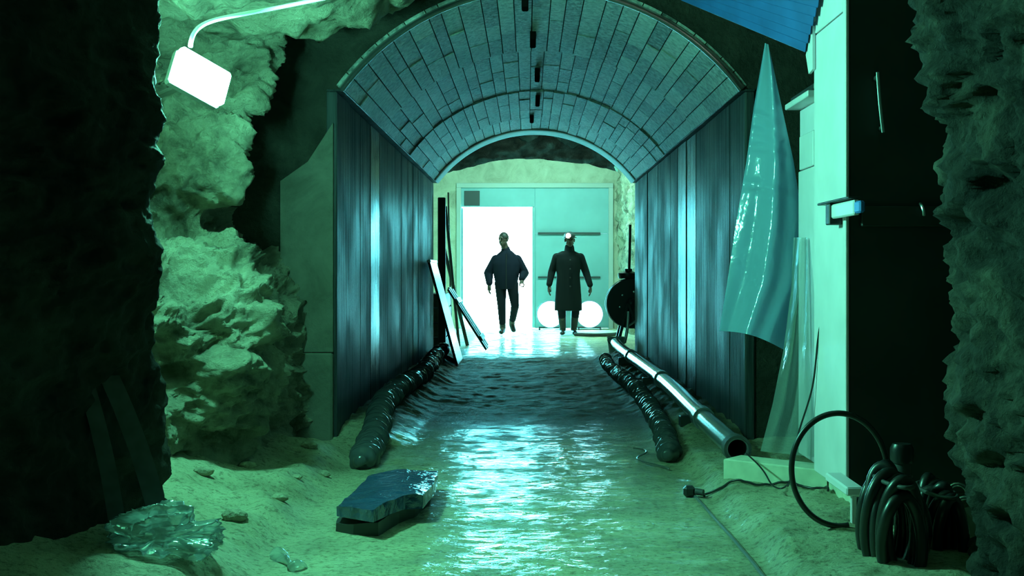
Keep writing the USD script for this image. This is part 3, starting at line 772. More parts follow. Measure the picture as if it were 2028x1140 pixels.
def make_jacket_man():
    P = walker(-0.385, 21.4, 0)
    hd, g = head(P(-0.055, -0.05, 1.665), -0.55)
    b = list(hd)
    b += limb((P(-0.045, -0.02, 1.60), 0.058), (P(0.0, 0.02, 1.44), 0.07))
    b += [m3.Manifold.batch_hull([sph(P(s * 0.145, 0.03, 1.325), 0.06, 14) for s in (-1, 1)] + [sph(P(s * 0.09, 0.02, 0.95), 0.09, 14) for s in (-1, 1)])]
    arms = {-1: [(-0.185, 0.03, 1.315), (-0.315, 0.07, 1.08), (-0.30, -0.02, 0.88)], 1: [(0.19, 0.03, 1.315), (0.315, 0.08, 1.08), (0.275, -0.09, 0.955)]}
    for s, (sh, el, wr) in arms.items():
        b += limb((P(sh[0] * 0.95, sh[1], sh[2] - 0.02), 0.05), (P(*el), 0.045), (P(*wr), 0.03))
    b += hand(P(*arms[-1][2]), -1)
    # right hand closed around a small torch
    w = P(*arms[1][2])
    b += limb((w, 0.03), (w + [-0.005, -0.05, -0.045], 0.036), (w + [-0.008, -0.07, -0.07], 0.032))
    tor = w + [0.0, -0.095, -0.085]
    for k in range(4):
        q = tor + [0.036, 0.03 - 0.02 * k + 0.02, 0.012]
        b += limb((w + [0.012, -0.055 - 0.012 * k, -0.055], 0.0115), (q, 0.0105), (q + [-0.012, 0, -0.040], 0.0095), (q + [-0.045, 0, -0.046], 0.0085))
    b += limb((w + [-0.03, -0.06, -0.045], 0.013), (tor + [-0.038, -0.01, 0.01], 0.011), (tor + [-0.034, -0.035, -0.012], 0.0095))
    legs = {-1: [(-0.10, 0.02, 0.90), (-0.085, -0.04, 0.50), (-0.065, -0.02, 0.10)], 1: [(0.10, 0.02, 0.90), (0.155, -0.04, 0.50), (0.095, 0.30, 0.175)]}
    for s, (h, k, a) in legs.items():
        toe = P(a[0] - 0.02, a[1] - 0.12, 0.045) if s < 0 else P(a[0] + 0.03, a[1] - 0.07, 0.065)
        b += limb((P(*h), 0.09), (P(*k), 0.058), (P(*a), 0.040), (toe, 0.036))
    t = Thing('person', 'person in a short wide jacket before the white doorway, small light in one hand', 'person', loc=P(0, 0, 0))
    t.part('body', blend(b, 0.016, 6), 'skin', smooth=True)
    for s in (-1, 1):
        t.part('eye', to_tm(sph(g(s * 0.03, -0.085, 0.008), 0.011, 12)), 'hair', smooth=True)
    hr = [ell(g(0, 0.02, 0.035), (0.086, 0.10, 0.100)) - m3.Manifold.batch_hull([sph(g(x, -0.12, z), 0.055, 10) for x in (-0.05, 0.05) for z in (0.01, -0.12)])]
    hr = hr[0].trim_by_plane([0, 0.45, 0.9], float(g(0, 0.45, 0)[1] * 0 + np.dot([0, 0.45, 0.9], g(0, -0.02, -0.01)) / math.hypot(0.45, 0.9)))
    t.part('hair', to_tm(hr), 'hair', smooth=50)
    C = []
    prof = [(1.48, 0.08, 0.08), (1.42, 0.15, 0.10), (1.345, 0.232, 0.115), (1.24, 0.255, 0.14), (1.05, 0.225, 0.155), (0.90, 0.195, 0.15), (0.80, 0.175, 0.14)]
    for (za, wa, da), (zb, wb_, db) in zip(prof[:-1], prof[1:]):
        n = np.linspace(0, 2 * np.pi, 24, endpoint=False)
        C.append(hull([P(w_ * math.copysign(abs(math.cos(q)) ** 0.8, math.cos(q)), 0.02 + d_ * math.sin(q), z_) for (z_, w_, d_) in ((za, wa, da), (zb, wb_, db)) for q in n]))
    for s, (sh, el, wr) in arms.items():
        C += limb((P(*sh), 0.085), (P(*el), 0.082), (P(wr[0], wr[1], wr[2] + 0.025), 0.055))
    C += limb((P(0.0, 0.02, 1.44), 0.085), (P(-0.015, 0.01, 1.50), 0.074))
    jk = t.part('jacket', blend(C, 0.02, 8), 'blue_jacket', smooth=True)
    t.part('zip', tube(np.array([P(0.0, 0.02 - d_ - 0.004, z_) for z_, w_, d_ in prof[1:]]), 0.008, 8), 'dark_metal', parent=jk)
    T = [m3.Manifold.batch_hull([sph(P(s * 0.09, 0.02, 0.90), 0.108, 14) for s in (-1, 1)])]
    for s, (h, k, a) in legs.items():
        end = np.array(k) * 0.25 + np.array(a) * 0.75
        T += limb((P(*h), 0.108), (P(*k), 0.070), (P(*end), 0.056))
    t.part('trousers', blend(T, 0.02, 6), 'dark_trousers', smooth=True)
    for s, (h, k, a) in legs.items():
        toe = P(a[0] - 0.02, a[1] - 0.13, 0.045) if s < 0 else P(a[0] + 0.03, a[1] - 0.085, 0.06)
        B = [m3.Manifold.batch_hull([ell(P(a[0], a[1] + 0.01, a[2] - 0.035), (0.046, 0.05, 0.05)), ell(toe, (0.044, 0.055, 0.036))])]
        B += limb((P(a[0], a[1] + 0.01, a[2]), 0.05), (P(a[0], a[1] - 0.0, a[2] + 0.06), 0.052))
        if s < 0:
            B = [q.trim_by_plane([0, 0, 1], 0.008) for q in B]
        t.part('shoe', blend(B, 0.02, 4), 'boot_rubber', smooth=True)
    tr = Thing('torch', 'small shining hand light held by the person in the doorway', 'torch', loc=tor)
    tr.part('lens', lathe([(0, 0.0), (0.026, 0.003), (0.027, 0.010), (0, 0.022)], tor + [0, -0.05, 0], 'y', 18), 'hand_glow', smooth=40)
    tr.part('barrel', lathe([(0, -0.10), (0.018, -0.10), (0.018, -0.02), (0.029, 0.0), (0.029, 0.008), (0, 0.008)][::-1], tor + [0, -0.048, 0], 'y', 18), 'dark_metal', smooth=40)


make_coat_man()
make_jacket_man()

# ---------------------------------------------------------------- inside the tunnel
def gz(x, y):
    return float(ground_z(np.array([x]), np.array([y]))[0])


# ribbed ventilation ducts along both walls
def ribbed(path, r, pitch=0.085, depth=0.34, sides=26):
    path = np.asarray(path, float)
    L = np.sum(np.linalg.norm(np.diff(path, axis=0), axis=1))
    n = int(L / pitch * 6)
    p = spline(path, n)
    ph = np.arange(n) / 6 * 2 * np.pi + 2.5 * meshkit.fbm(p * 2.0, 2, 14)
    e = np.minimum(np.arange(n), np.arange(n)[::-1])
    taper = 0.35 + 0.65 * np.sqrt(np.clip(e / 8.0, 0, 1))
    m = tube(p, r * taper * (1 + depth * 0.5 * np.cos(ph)), sides)
    v = np.asarray(m.vertices).copy()
    c = np.vstack([np.repeat(p, sides, 0), p[:1], p[-1:]])
    v = c + (v - c) * (1 + 0.7 * (meshkit.fbm(v * 11, 3, 4) - 0.5))[:, None]
    return trimesh.Trimesh(v, m.faces, process=False)


dl = [(-0.93, 6.7), (-0.95, 7.4), (-1.0, 8.2), (-1.02, 9.5), (-1.0, 11.2), (-1.03, 13.2), (-1.02, 14.6)]
single('ventilation_duct', ribbed([(x, y, gz(x, y) + 0.055) for x, y in dl], 0.075), 'duct_plastic', 'crumpled ribbed duct lying along the foot of the left tunnel wall', 'duct', smooth=True)
dr = [(0.80, 6.95), (0.86, 7.6), (0.90, 8.6), (0.93, 10.0), (0.91, 12.0), (0.91, 14.4)]
single('ventilation_duct', ribbed([(x, y, gz(x, y) + 0.045) for x, y in dr], 0.062), 'duct_plastic', 'ribbed duct beside the smooth pipe on the right of the tunnel floor', 'duct', smooth=True)

pr = spline([(1.075, 6.22, 0.19), (1.07, 7.4, 0.205), (1.10, 9.5, 0.215), (1.08, 12.0, 0.22), (1.06, 14.7, 0.24)], 60)
pp = Thing('drain_pipe', 'long glossy plastic pipe along the right tunnel wall with an open near end', 'pipe', loc=pr[0])
pp.part('pipe', pipe(pr, 0.058, 0.008, 20), 'pipe_plastic', smooth=40)
for k, q in ((8, 0.30), (26, 0.0), (44, 0.0)):
    dv = pr[k + 1] - pr[k]
    pp.part('coupling', pipe([pr[k], pr[k] + dv], 0.070, 0.011, 20), 'pipe_plastic', smooth=40)
pp.part('end_collar', pipe([pr[0] - [0, 0.01, 0], pr[1] * 0.5 + pr[0] * 0.5], 0.072, 0.013, 20), 'dull_rubber', smooth=40)
for k, y in enumerate((8.0, 10.8, 13.2)):
    x = float(np.interp(y, pr[:, 1], pr[:, 0]))
    zp = float(np.interp(y, pr[:, 1], pr[:, 2]))
    pp.part('pipe_rest', box((x - 0.08, y - 0.04, gz(x, y) - 0.03), (x + 0.08, y + 0.04, zp - 0.057)), 'slab_edge')

# boards leaning on the left wall
lb = Thing('leaning_board', 'black panel with a shining face leaning on the left tunnel wall', 'board', loc=(-0.83, 14.4, gz(-0.83, 14.4)))
q0, q1 = np.array([-0.815, 0, gz(-0.83, 14.4) + 0.005]), np.array([-1.135, 0, 1.21])
dz = (q1 - q0) / np.linalg.norm(q1 - q0)
nx = np.cross([0, 1, 0], dz)
Lb = np.linalg.norm(q1 - q0)
lb.part('panel', obox((q0 + q1) / 2 + [0, 14.35, 0], (1.0, 0.03, Lb), [np.array([0, 1, 0]), np.cross(dz, [0, 1, 0]), dz], 0.004), 'dark_board')
lb.part('rim', obox(q1 + [0.0, 14.35, 0.012], (1.02, 0.045, 0.03), [np.array([0, 1, 0]), np.cross(dz, [0, 1, 0]), dz], 0.004), 'bright_metal', label='bright top rim')
lb2 = Thing('leaning_board', 'low brown plank panel leaning just past the end of the left tunnel wall', 'board', loc=(-0.57, 16.9, 0))
q0, q1 = np.array([-0.56, 0, gz(-0.56, 16.9) + 0.01]), np.array([-1.10, 0, 0.86])
dz = (q1 - q0) / np.linalg.norm(q1 - q0)
for k in range(4):
    yk = 16.55 + 0.23 * k
    lb2.part('plank', obox((q0 + q1) / 2 + [0, yk, rng.uniform(0, 0.03)], (0.22, 0.028, np.linalg.norm(q1 - q0) - rng.uniform(0, 0.06)), [np.array([0, 1, 0]), np.cross(dz, [0, 1, 0]), dz], 0.004), 'brown_board')
lb2.part('batten', obox((q0 * 0.8 + q1 * 0.2) + [0, 16.9, 0] + np.cross([0, 1, 0], dz) * 0.028, (0.92, 0.03, 0.07), [np.array([0, 1, 0]), np.cross(dz, [0, 1, 0]), dz], 0.004), 'brown_board')
lb2.part('batten', obox((q0 * 0.2 + q1 * 0.8) + [0, 16.9, 0] + np.cross([0, 1, 0], dz) * 0.028, (0.92, 0.03, 0.07), [np.array([0, 1, 0]), np.cross(dz, [0, 1, 0]), dz], 0.004), 'bright_metal', label='bright upper batten')
# prop for the leaning planks: a crate they rest on
cr = Thing('crate', 'dark wooden crate behind the leaning planks past the left wall', 'crate', loc=(-1.5, 17.2, 0))
for k in range(4):
    cr.part('slat', box((-1.72, 16.5, 0.02 + k * 0.2), (-1.12, 17.6, 0.20 + k * 0.2), 0.008), 'brown_board')
for k, (a, b, r, lab) in enumerate((((-1.02, 17.9, 0.0), (-1.20, 17.6, 2.05), 0.022, 'tall thin dark pole leaning left of the bright doorway'),
                                    ((-0.90, 18.0, 0.0), (-1.28, 18.1, 1.55), 0.028, 'grey pole leaning behind the leaning planks'),
                                    ((-1.20, 19.0, 0.0), (-1.26, 19.1, 2.35), 0.014, 'slender tall rod standing by the left end wall'))):
    single('leaning_pole', tube([np.array(a) + [0, 0, gz(a[0], a[1])], b], r, 10), 'grey_pole', lab, 'pole', smooth=40)
single('timber_post', box((-1.19, 15.95, gz(-1.14, 16.0) - 0.02), (-1.09, 16.05, 2.08), 0.01), 'slab_edge', 'dark upright timber post just past the end of the left tunnel wall', 'post')

# drum on a stand at the far right
dc = np.array([1.37, 16.2, 0.68])
dm = Thing('hose_drum', 'big black round drum on a stand past the end of the right tunnel wall', 'drum', loc=(1.37, 16.2, gz(1.37, 16.2)))
dm.part('drum', lathe([(0, -0.12), (0.325, -0.12), (0.335, -0.10), (0.335, -0.06), (0.27, -0.05), (0.27, 0.05), (0.335, 0.06), (0.335, 0.10), (0.325, 0.12), (0.0, 0.12)], dc, 'y', 48), 'black_rubber', smooth=35)
hub = dm.part('hub', lathe([(0, 0.12), (0.075, 0.12), (0.07, 0.17), (0.03, 0.19), (0, 0.19)], dc, 'y', 20), 'dark_metal', smooth=35)
for k in range(6):
    a = k * math.pi / 3 + 0.3
    dm.part('bolt', lathe([(0, 0.12), (0.016, 0.12), (0.013, 0.138), (0, 0.14)], dc + [0.16 * math.cos(a), 0, 0.16 * math.sin(a)], 'y', 8), 'bright_metal')
gzd = gz(1.37, 16.2)
dm.part('stand', cat_([beam(dc + [-0.05, s * 0.17, 0], (1.37 + dx, 16.2 + s * 0.19, gzd), 0.04, 0.03, up=(0, 1, 0)) for s in (-1, 1) for dx in (-0.22, 0.22)]), 'dark_metal')
dm.part('chrome_lever', cat_([tube(spline([dc + [-0.05, -0.2, -0.10], dc + [-0.06, -0.21, -0.30], dc + [-0.10, -0.22, -0.52]], 12), 0.022, 10), tube([dc + [-0.06, -0.21, -0.30], dc + [0.06, -0.21, -0.22]], 0.014, 8)]), 'bright_metal', smooth=40, label='bright lever')
dm.part('top_cap', lathe([(0, 0.33), (0.13, 0.33), (0.14, 0.36), (0.14, 0.40), (0.05, 0.43), (0.05, 0.46), (0, 0.46)], dc + [-0.03, 0, 0], 'z', 20), 'black_rubber', smooth=35)
dm.part('spindle', tube([dc + [-0.02, 0, 0.44], dc + [-0.005, 0, 1.05]], 0.018, 10), 'dark_metal', smooth=40)
single('floor_hose', tube(spline([(0.80, 20.75, 0.03), (1.0, 20.6, 0.03), (1.2, 20.55, 0.03), (1.42, 20.7, 0.03), (1.6, 21.0, 0.03)], 30) + [0, 0, 0.0], 0.03, 10), 'dull_rubber', 'added dark strip curving on the floor at the feet of the person in the coat', 'hose', smooth=True)  # added dark strip where the floor has a dark curved band
st = np.array([1.10, 15.1])
bk = Thing('plastic_bucket', 'pale bucket on the floor at the far right end of the tunnel', 'bucket', loc=(1.13, 15.55, gz(1.13, 15.55)))
bz = gz(1.13, 15.55)
bk.part('bucket_body', lathe([(0, 0), (0.085, 0), (0.115, 0.26), (0.122, 0.26), (0.122, 0.272), (0.108, 0.272), (0.08, 0.012), (0, 0.012)], (1.13, 15.55, bz), 'z', 24), 'grey_plastic', smooth=35)
bk.part('bucket_handle', tube([(1.13 + 0.12 * math.cos(a), 15.45 + 0.06 * math.sin(-a), bz + 0.25 - 0.09 * math.sin(a)) for a in np.linspace(0, math.pi, 14)], 0.004, 6), 'dark_metal', smooth=True)

# ---------------------------------------------------------------- left foreground
def slab(outline, z0, t, seed, tilt=0.0):
    o = np.asarray(outline, float)
    poly = Polygon(o)
    poly = poly.buffer(0.02).buffer(-0.02)
    m = trimesh.creation.extrude_polygon(poly, t, engine='earcut')
    m = m.subdivide_to_size(0.035)
    v = np.asarray(m.vertices).copy()
    n = meshkit.fbm(v * [9, 9, 3] + seed, 3, seed) - 0.5
    topm = v[:, 2] > t * 0.7
    v[:, 2] += np.where(topm, 0.028 * n + 0.015 * np.sin(v[:, 0] * 9), 0)
    v[:, :2] += 0.012 * (np.stack([meshkit.fbm(v * 14 + 3, 2, seed + 1), meshkit.fbm(v * 14 + 8, 2, seed + 2)], -1) - 0.5)
    v[:, 2] += z0 + (tilt * (v[:, 1] - v[:, 1].min()) if tilt else 0)
    return trimesh.Trimesh(v, m.faces, process=False)


def fl(px, py, z):
    dist = (EYE - z) * 2400 / (py - 538)
    return np.array([(px - 1046) * dist / 2400, dist])


up_ = [fl(*q, 0.10) for q in ((667, 1004), (700, 968), (735, 932), (800, 930), (868, 934), (858, 962), (838, 988), (800, 990), (765, 1004), (740, 1018))]
lo_ = [fl(*q, 0.05) for q in ((664, 1028), (690, 985), (740, 955), (850, 955), (852, 975), (822, 1000), (790, 1012), (750, 1036), (700, 1034))]
single('stone_slab', slab(lo_, -0.02, 0.066, 4), 'slab_edge', 'lower of two dark slabs on the left edge of the wet floor', 'slab', smooth=30)
single('stone_slab', slab(up_, 0.066, 0.05, 9, -0.022), 'wet_sheen_slab', 'wet black slab with blue sheen put in its colour, lying on top of another slab', 'slab', smooth=30)

for a, mid, b, w, lab in (((-1.31, 4.42, 0.02), (-1.39, 4.42, 0.36), (-1.53, 4.42, 0.72), 0.075, 'dark bowed strip leaning on the darkened left rock, the right one of two'),
                          ((-1.46, 4.36, 0.02), (-1.51, 4.37, 0.36), (-1.60, 4.38, 0.70), 0.06, 'dark bowed strip leaning on the darkened left rock, the left one of two')):
    p = spline([a, mid, b], 24)
    p[:, 2] += 0.0
    half = np.linspace(-w / 2, w / 2, 4)
    S = p[:, None] + np.stack([half * 0.9, half * 0.35, 0 * half], -1)[None]
    single('rubber_strip', solid_sheet(S, 0.02), 'dull_rubber', lab, 'strip', smooth=30)

# crumpled clear plastic bag, bottom left
ph, th = np.meshgrid(np.linspace(0.02, np.pi - 0.02, 60), np.linspace(0, 2 * np.pi, 90), indexing='ij')
nrm = np.stack([np.sin(ph) * np.cos(th), np.sin(ph) * np.sin(th), np.cos(ph)], -1)
w_ = nrm.copy(); w_[:, -1] = w_[:, 0]; nrm = w_
rr = 1 + 0.7 * (ridge(nrm * 1.7 + 4, 2, 6) - 0.5) + 0.10 * (ridge(nrm * 5 + 2, 2, 2) - 0.5)
bagp = np.array([-1.27, 4.24, gz(-1.27, 4.24) + 0.05]) + nrm * rr[..., None] * [0.16, 0.10, 0.085]
single('plastic_bag', grid(bagp), 'clear_film', 'crumpled clear plastic bag at the bottom left below the dark strips', 'bag', smooth=True)
rp = np.stack([np.linspace(0, 1, 30)] * 4, 1)
su, sv = np.meshgrid(np.linspace(0, 1, 40), np.linspace(0, 1, 8), indexing='ij')
fp = np.array([fl(545, 1085, 0.02), fl(570, 1108, 0.02), fl(595, 1130, 0.0)])
fx = np.interp(su, [0, 0.5, 1], fp[:, 0]) + 0.03 * (sv - 0.5) * (1 + np.sin(su * 9))
fy = np.interp(su, [0, 0.5, 1], fp[:, 1]) + 0.05 * (sv - 0.5)
fz = ground_z(fx, fy) + 0.006 + 0.02 * (1 - (2 * sv - 1) ** 2) + 0.008 * np.sin(su * 17)
single('plastic_scrap', grid(np.stack([fx, fy, fz], -1)), 'clear_film', 'small twisted scrap of clear plastic at the edge of the left dirt bank', 'scrap', smooth=True)

# stones on the dirt bank
stone_spots = [(-1.40, 6.05, .035), (-1.5, 5.6, .04), (-1.12, 5.45, .035), (-1.2, 4.95, .045), (-1.15, 6.0, .025), (-1.07, 6.35, .03), (-1.22, 6.75, .04)]
labs = ['stone on the left dirt bank, ' + q for q in ('flat one before the rock foot', 'lump at the dark rock edge', 'lump midway along the bank edge', 'largest one, low on the bank',
        'pebble halfway to the slabs', 'lump just left of the dark slabs', 'lump at the foot of the portal face')]
for (x, y, r), lab in zip(stone_spots, labs):
    s = trimesh.creation.icosphere(3, r)
    v = np.asarray(s.vertices)
    v = v * (1 + 0.5 * (meshkit.fbm(v / r * 1.3 + x * 7, 3, int(y * 50)) - 0.5))[:, None] * [1.2, 0.9, 0.6]
    single('stone', trimesh.Trimesh(v + [x, y, gz(x, y) + r * 0.25], s.faces, process=False), 'rubble', lab, 'stone', group='stones on the left dirt bank', smooth=True)

# ---------------------------------------------------------------- right foreground
# white cabinet-like jamb: its left side faces the lamp, the shade on its front is put in the colour
cab = Thing('white_cabinet', 'tall white panelled cabinet on the right with a front door blackened for shade', 'cabinet', loc=(1.34, 5.1, 0.17))
X0 = 1.335
cab.part('side_panel', box((X0, 5.13, 0.172), (X0 + 0.03, 5.66, 2.20), 0.004), 'white_paint')
cab.part('side_panel', box((X0 - 0.004, 5.13, 2.205), (X0 + 0.03, 5.70, 2.75), 0.004), 'white_paint')
cab.part('corner_post', box((X0 - 0.004, 5.085, 0.172), (X0 + 0.012, 5.128, 2.75), 0.004), 'white_paint')
cab.part('gusset_plate', to_tm(hull([(X0 + t, y, z) for t in (-0.016, -0.003) for y, z in ((5.62, 2.04), (5.62, 2.24), (5.76, 2.13), (5.70, 2.03))])), 'white_paint')
cab.part('gusset_plate', to_tm(hull([(X0 + t, y, z) for t in (-0.016, -0.005) for y, z in ((5.60, 2.26), (5.66, 2.26), (5.84, 2.60), (5.60, 2.70))])), 'white_paint')
fd = cab.part('front_door', box((X0 + 0.013, 5.09, 0.172), (2.15, 5.14, 2.75), 0.006), 'shaded_steel', label='front door blackened for shade')
cab.part('door_rail', box((X0 + 0.06, 5.065, 1.29), (2.12, 5.088, 1.375), 0.004), 'shaded_steel', parent=fd)
cab.part('pull_rod', tube(spline([(1.455, 5.045, 1.93), (1.463, 5.04, 1.80), (1.478, 5.045, 1.68)], 12), 0.007, 8), 'bright_metal', parent=fd, smooth=40, label='thin bright pull rod')
for rx, rz_ in ((1.456, 1.91), (1.477, 1.70)):
    cab.part('rod_clip', box((rx - 0.008, 5.04, rz_ - 0.01), (rx + 0.008, 5.10, rz_ + 0.01)), 'shaded_steel', parent=fd)
cab.part('rail_hook', tube(spline([(1.64, 5.07, 1.385), (1.645, 5.045, 1.36), (1.65, 5.05, 1.335)], 10), 0.007, 8), 'bright_metal', parent=fd, smooth=40)
lt = cab.part('latch', box((1.285, 4.79, 1.325), (1.312, 5.14, 1.385), 0.006), 'white_paint', label='white bolt along the side, sticking out past the front corner')
cab.part('latch_tip', box((1.287, 4.71, 1.33), (1.310, 4.789, 1.378), 0.008), 'blue_plastic', parent=lt, label='blue tip of the bolt')
cab.part('latch_bracket', box((1.278, 4.84, 1.392), (1.334, 5.36, 1.402), 0.003), 'dark_metal', parent=lt)
cab.part('latch_plate', box((1.278, 5.145, 1.30), (1.334, 5.21, 1.390), 0.004), 'dark_metal', parent=lt)

wp = Thing('white_partition', 'narrow white upright partition of boards behind the tall cabinet, with a ledge on top', 'partition', loc=(1.42, 5.95, 0.15))
for (y0, y1, z0, z1) in ((5.90, 6.30, 0.16, 1.62), (5.98, 6.28, 1.625, 1.80), (6.0, 6.40, 1.805, 1.95)):
    wp.part('board', box((1.405 + (0.03 if z0 > 1.7 else 0), y0, z0), (1.44 + (0.03 if z0 > 1.7 else 0), y1, z1), 0.004), 'white_paint')
wp.part('ledge', box((1.36, 5.9, 1.955), (1.60, 6.42, 1.985), 0.004), 'white_paint')
wp.part('dark_rail', box((1.39, 5.9, 1.99), (1.60, 6.42, 2.02), 0.004), 'slab_edge')  # dark strip standing for the shadow above the ledge
wp.part('back_stud', box((1.445, 5.95, 0.16), (1.50, 6.3, 1.955), 0.004), 'pale_board')

# kerb and the trestle plank
kA, kB, kC = fl(1433, 908, 0.17), fl(1638, 931, 0.17), np.array([1.395, 5.05])
kb = Thing('concrete_kerb', 'low pale concrete kerb at the foot of the white cabinet', 'kerb', loc=(*((kA + kB) / 2), 0.05))


def kerb(a, b, h0, h1, t, inset=0.0):
    d_ = (b - a) / np.linalg.norm(b - a)
    n_ = np.array([-d_[1], d_[0]])
    return to_tm(hull([(*(p + n_ * k), z) for p in (a, b) for k in (0, t) for z in (h0, h1 - 0.006)] + [(*(p + n_ * k), h1) for p in (a + d_ * 0.006, b - d_ * 0.006) for k in (0.006, t - 0.006)]))


kb.part('kerb_block', kerb(kA, kB, -0.02, 0.17, 0.17), 'kerb_concrete')
kb.part('kerb_block', kerb(kB + [0.005, -0.01], kC, -0.02, 0.168, 0.18), 'kerb_concrete')
tz = Thing('trestle_plank', 'short white plank end on two thin legs at the corner of the kerb', 'trestle', loc=(1.36, 4.95, 0.0))
a, b = at(1655, 938, 5.12), at(1698, 968, 4.86)
tz.part('plank', beam(a + [-0.025, -0.06, 0.0], b + [-0.025, -0.06, 0.0], 0.07, 0.035, c=0.006), 'white_paint')
for px, py, dd in ((1690, 980, 4.84), (1716, 985, 4.93)):
    q = at(px, py, dd)
    tz.part('leg', beam((q[0], q[1], gz(q[0], q[1]) - 0.01), (q[0], q[1], q[2] + 0.015), 0.022, 0.022, up=(0, 1, 0)), 'white_paint')
    tz.part('leg_brace', beam((q[0] + 0.026, q[1] + 0.01, gz(q[0], q[1]) - 0.01), (q[0] + 0.026, q[1] + 0.01, q[2] - 0.01), 0.024, 0.03, up=(0, 1, 0)), 'slab_edge')

# hanging plastic sheet
SL = [(1515, 85), (1493, 210), (1478, 320), (1458, 440), (1440, 560), (1424, 655)]
SR = [(1522, 88), (1548, 210), (1572, 320), (1590, 440), (1592, 560), (1552, 692)]
nv, nu = 70, 46
t = np.linspace(0, 1, nv)
li = np.array([[np.interp(q, np.linspace(0, 1, 6), [p[k] for p in SL]) for k in (0, 1)] for q in t])
ri = np.array([[np.interp(q, np.linspace(0, 1, 6), [p[k] for p in SR]) for k in (0, 1)] for q in t])
Ps = np.zeros((nv, nu, 3))
for i in range(nv):
    for j, s in enumerate(np.linspace(0, 1, nu)):
        px, py = li[i] * (1 - s) + ri[i] * s
        py += 10 * math.sin(s * math.pi) * (t[i] ** 4) * -1
        fold = 0.07 * math.sin(s * 5.5 + 0.6 + t[i] * 1.2) * (0.35 + 0.65 * t[i]) + 0.02 * math.sin(s * 15 + t[i] * 5) * t[i]
        crease = sum(0.030 * math.exp(-((t[i] - c - 0.05 * s * s) / 0.012) ** 2) * math.exp(-((s - 0.25) / 0.4) ** 2) for c in (0.235, 0.29, 0.345, 0.475))
        Ps[i, j] = at(px, py, 6.55 + fold - crease - 0.10 * s)
single('plastic_sheet', grid(Ps), 'milky_film', 'long milky plastic sheet hanging from a point left of the white cabinet', 'sheet', smooth=True)
SL2 = [(1572, 470), (1566, 580), (1552, 690), (1530, 800), (1506, 893)]
SR2 = [(1598, 470), (1600, 580), (1602, 700), (1612, 820), (1618, 905)]
P2 = np.zeros((60, 30, 3))
for i, q in enumerate(np.linspace(0, 1, 60)):
    a_ = np.array([np.interp(q, np.linspace(0, 1, 5), [p[k] for p in SL2]) for k in (0, 1)])
    b_ = np.array([np.interp(q, np.linspace(0, 1, 5), [p[k] for p in SR2]) for k in (0, 1)])
    for j, s in enumerate(np.linspace(0, 1, 30)):
        px, py = a_ * (1 - s) + b_ * s
        P2[i, j] = at(px, py, 6.12 - 0.06 * q - 0.30 * s * (0.3 + 0.7 * q) + 0.04 * math.sin(s * 9 + q * 4))
single('plastic_sheet', grid(P2), 'clear_film', 'lower clear plastic sheet draped down to the kerb beside the white partition', 'sheet', smooth=True)

# blue corrugated sheet overhead
A, B = at(1335, -4, 7.15), at(1592, 106, 5.75)
Au, Bu = A + [0.0, -1.1, 0.32], B + [0.0, -1.0, 0.62]
uu, vv = np.meshgrid(np.linspace(0, 1, 30), np.linspace(0, 1, 160), indexing='ij')
Pb = (A * (1 - uu[..., None]) + B * uu[..., None]) * (1 - vv[..., None]) + (Au * (1 - uu[..., None]) + Bu * uu[..., None]) * vv[..., None]
Pb[..., 2] += 0.012 * np.cos(vv * 2 * np.pi * 20)
single('corrugated_sheet', solid_sheet(Pb, 0.004), 'blue_sheet', 'blue corrugated roofing sheet sloping overhead at the top right', 'sheet', smooth=True)

# black hose loop
cz0 = at(1668, 934, 4.72)
lp = []
for a in np.linspace(-0.9, 2 * np.pi - 1.35, 80):
    lp.append(cz0 + np.array([0.182 * math.cos(a), 0.05 * math.sin(a * 0.5) + 0.02, 0.222 * math.sin(a)]))
lp = np.array(lp)
start = spline([lp[0] + [0.10, 0.0, 0.05], lp[0] + [0.05, 0, 0.02], lp[0]], 10)
single('hose_loop', tube(np.vstack([start[:-1], lp]), 0.0115, 12), 'black_rubber', 'single loop of black hose standing before the foot of the white cabinet', 'hose', smooth=True)

# hose coils and pump parts, bottom right
def coil(c, rx, rz, n, r, seed, w):
    """A bundle of hose turns hanging on edge."""
    rg = np.random.default_rng(seed)
    out = []
    for k in range(n):
        a = np.linspace(0, 2 * np.pi, 48)
        sx, sz = rx * rg.uniform(0.55, 1.0), rz * rg.uniform(0.75, 1.0)
        off = np.array([rg.uniform(-w, w), (k / (n - 1) - 0.5) * 0.26, 0])
        p = np.stack([sx * np.cos(a), 0.02 * np.sin(2 * a + k), sz * np.sin(a) + (sz - rz) * 0.7], 1)
        out.append(tube(p + c + off, r, 10, False))
    return out


for c, rx, rz, n, lab in (((1.300, 4.32, 0.185), 0.092, 0.195, 14, 'bundle of black hose coils on the floor nearest the white trestle'), ((1.515, 4.50, 0.15), 0.062, 0.155, 9, 'bundle of black hose coils against the right rock wall')):
    c = np.array(c)
    t_ = Thing('hose_coil', lab, 'hose', loc=(c[0], c[1], 0))
    for m in coil(c + [0, 0, 0.02], rx, rz, n, 0.021, int(c[0] * 100), 0.02):
        t_.part('hose_turn', m, 'black_rubber', smooth=True)
    t_.part('tie_strap', tube(np.stack([c[0] + 0.05 * np.cos(np.linspace(0, 2 * np.pi, 30)), c[1] + 0.17 * np.sin(np.linspace(0, 2 * np.pi, 30)), np.full(30, c[2] + rz * 0.9)], 1), 0.008, 8), 'dull_rubber', smooth=True)
sp = at(1786, 1000, 4.80)
vp = Thing('standpipe', 'short grey standpipe with a black cap between the hose coils', 'pipe', loc=(sp[0], sp[1], 0))
vp.part('pipe', tube([(sp[0], sp[1], 0.0), (sp[0], sp[1], 0.36)], 0.034, 18), 'dull_rubber', smooth=40)
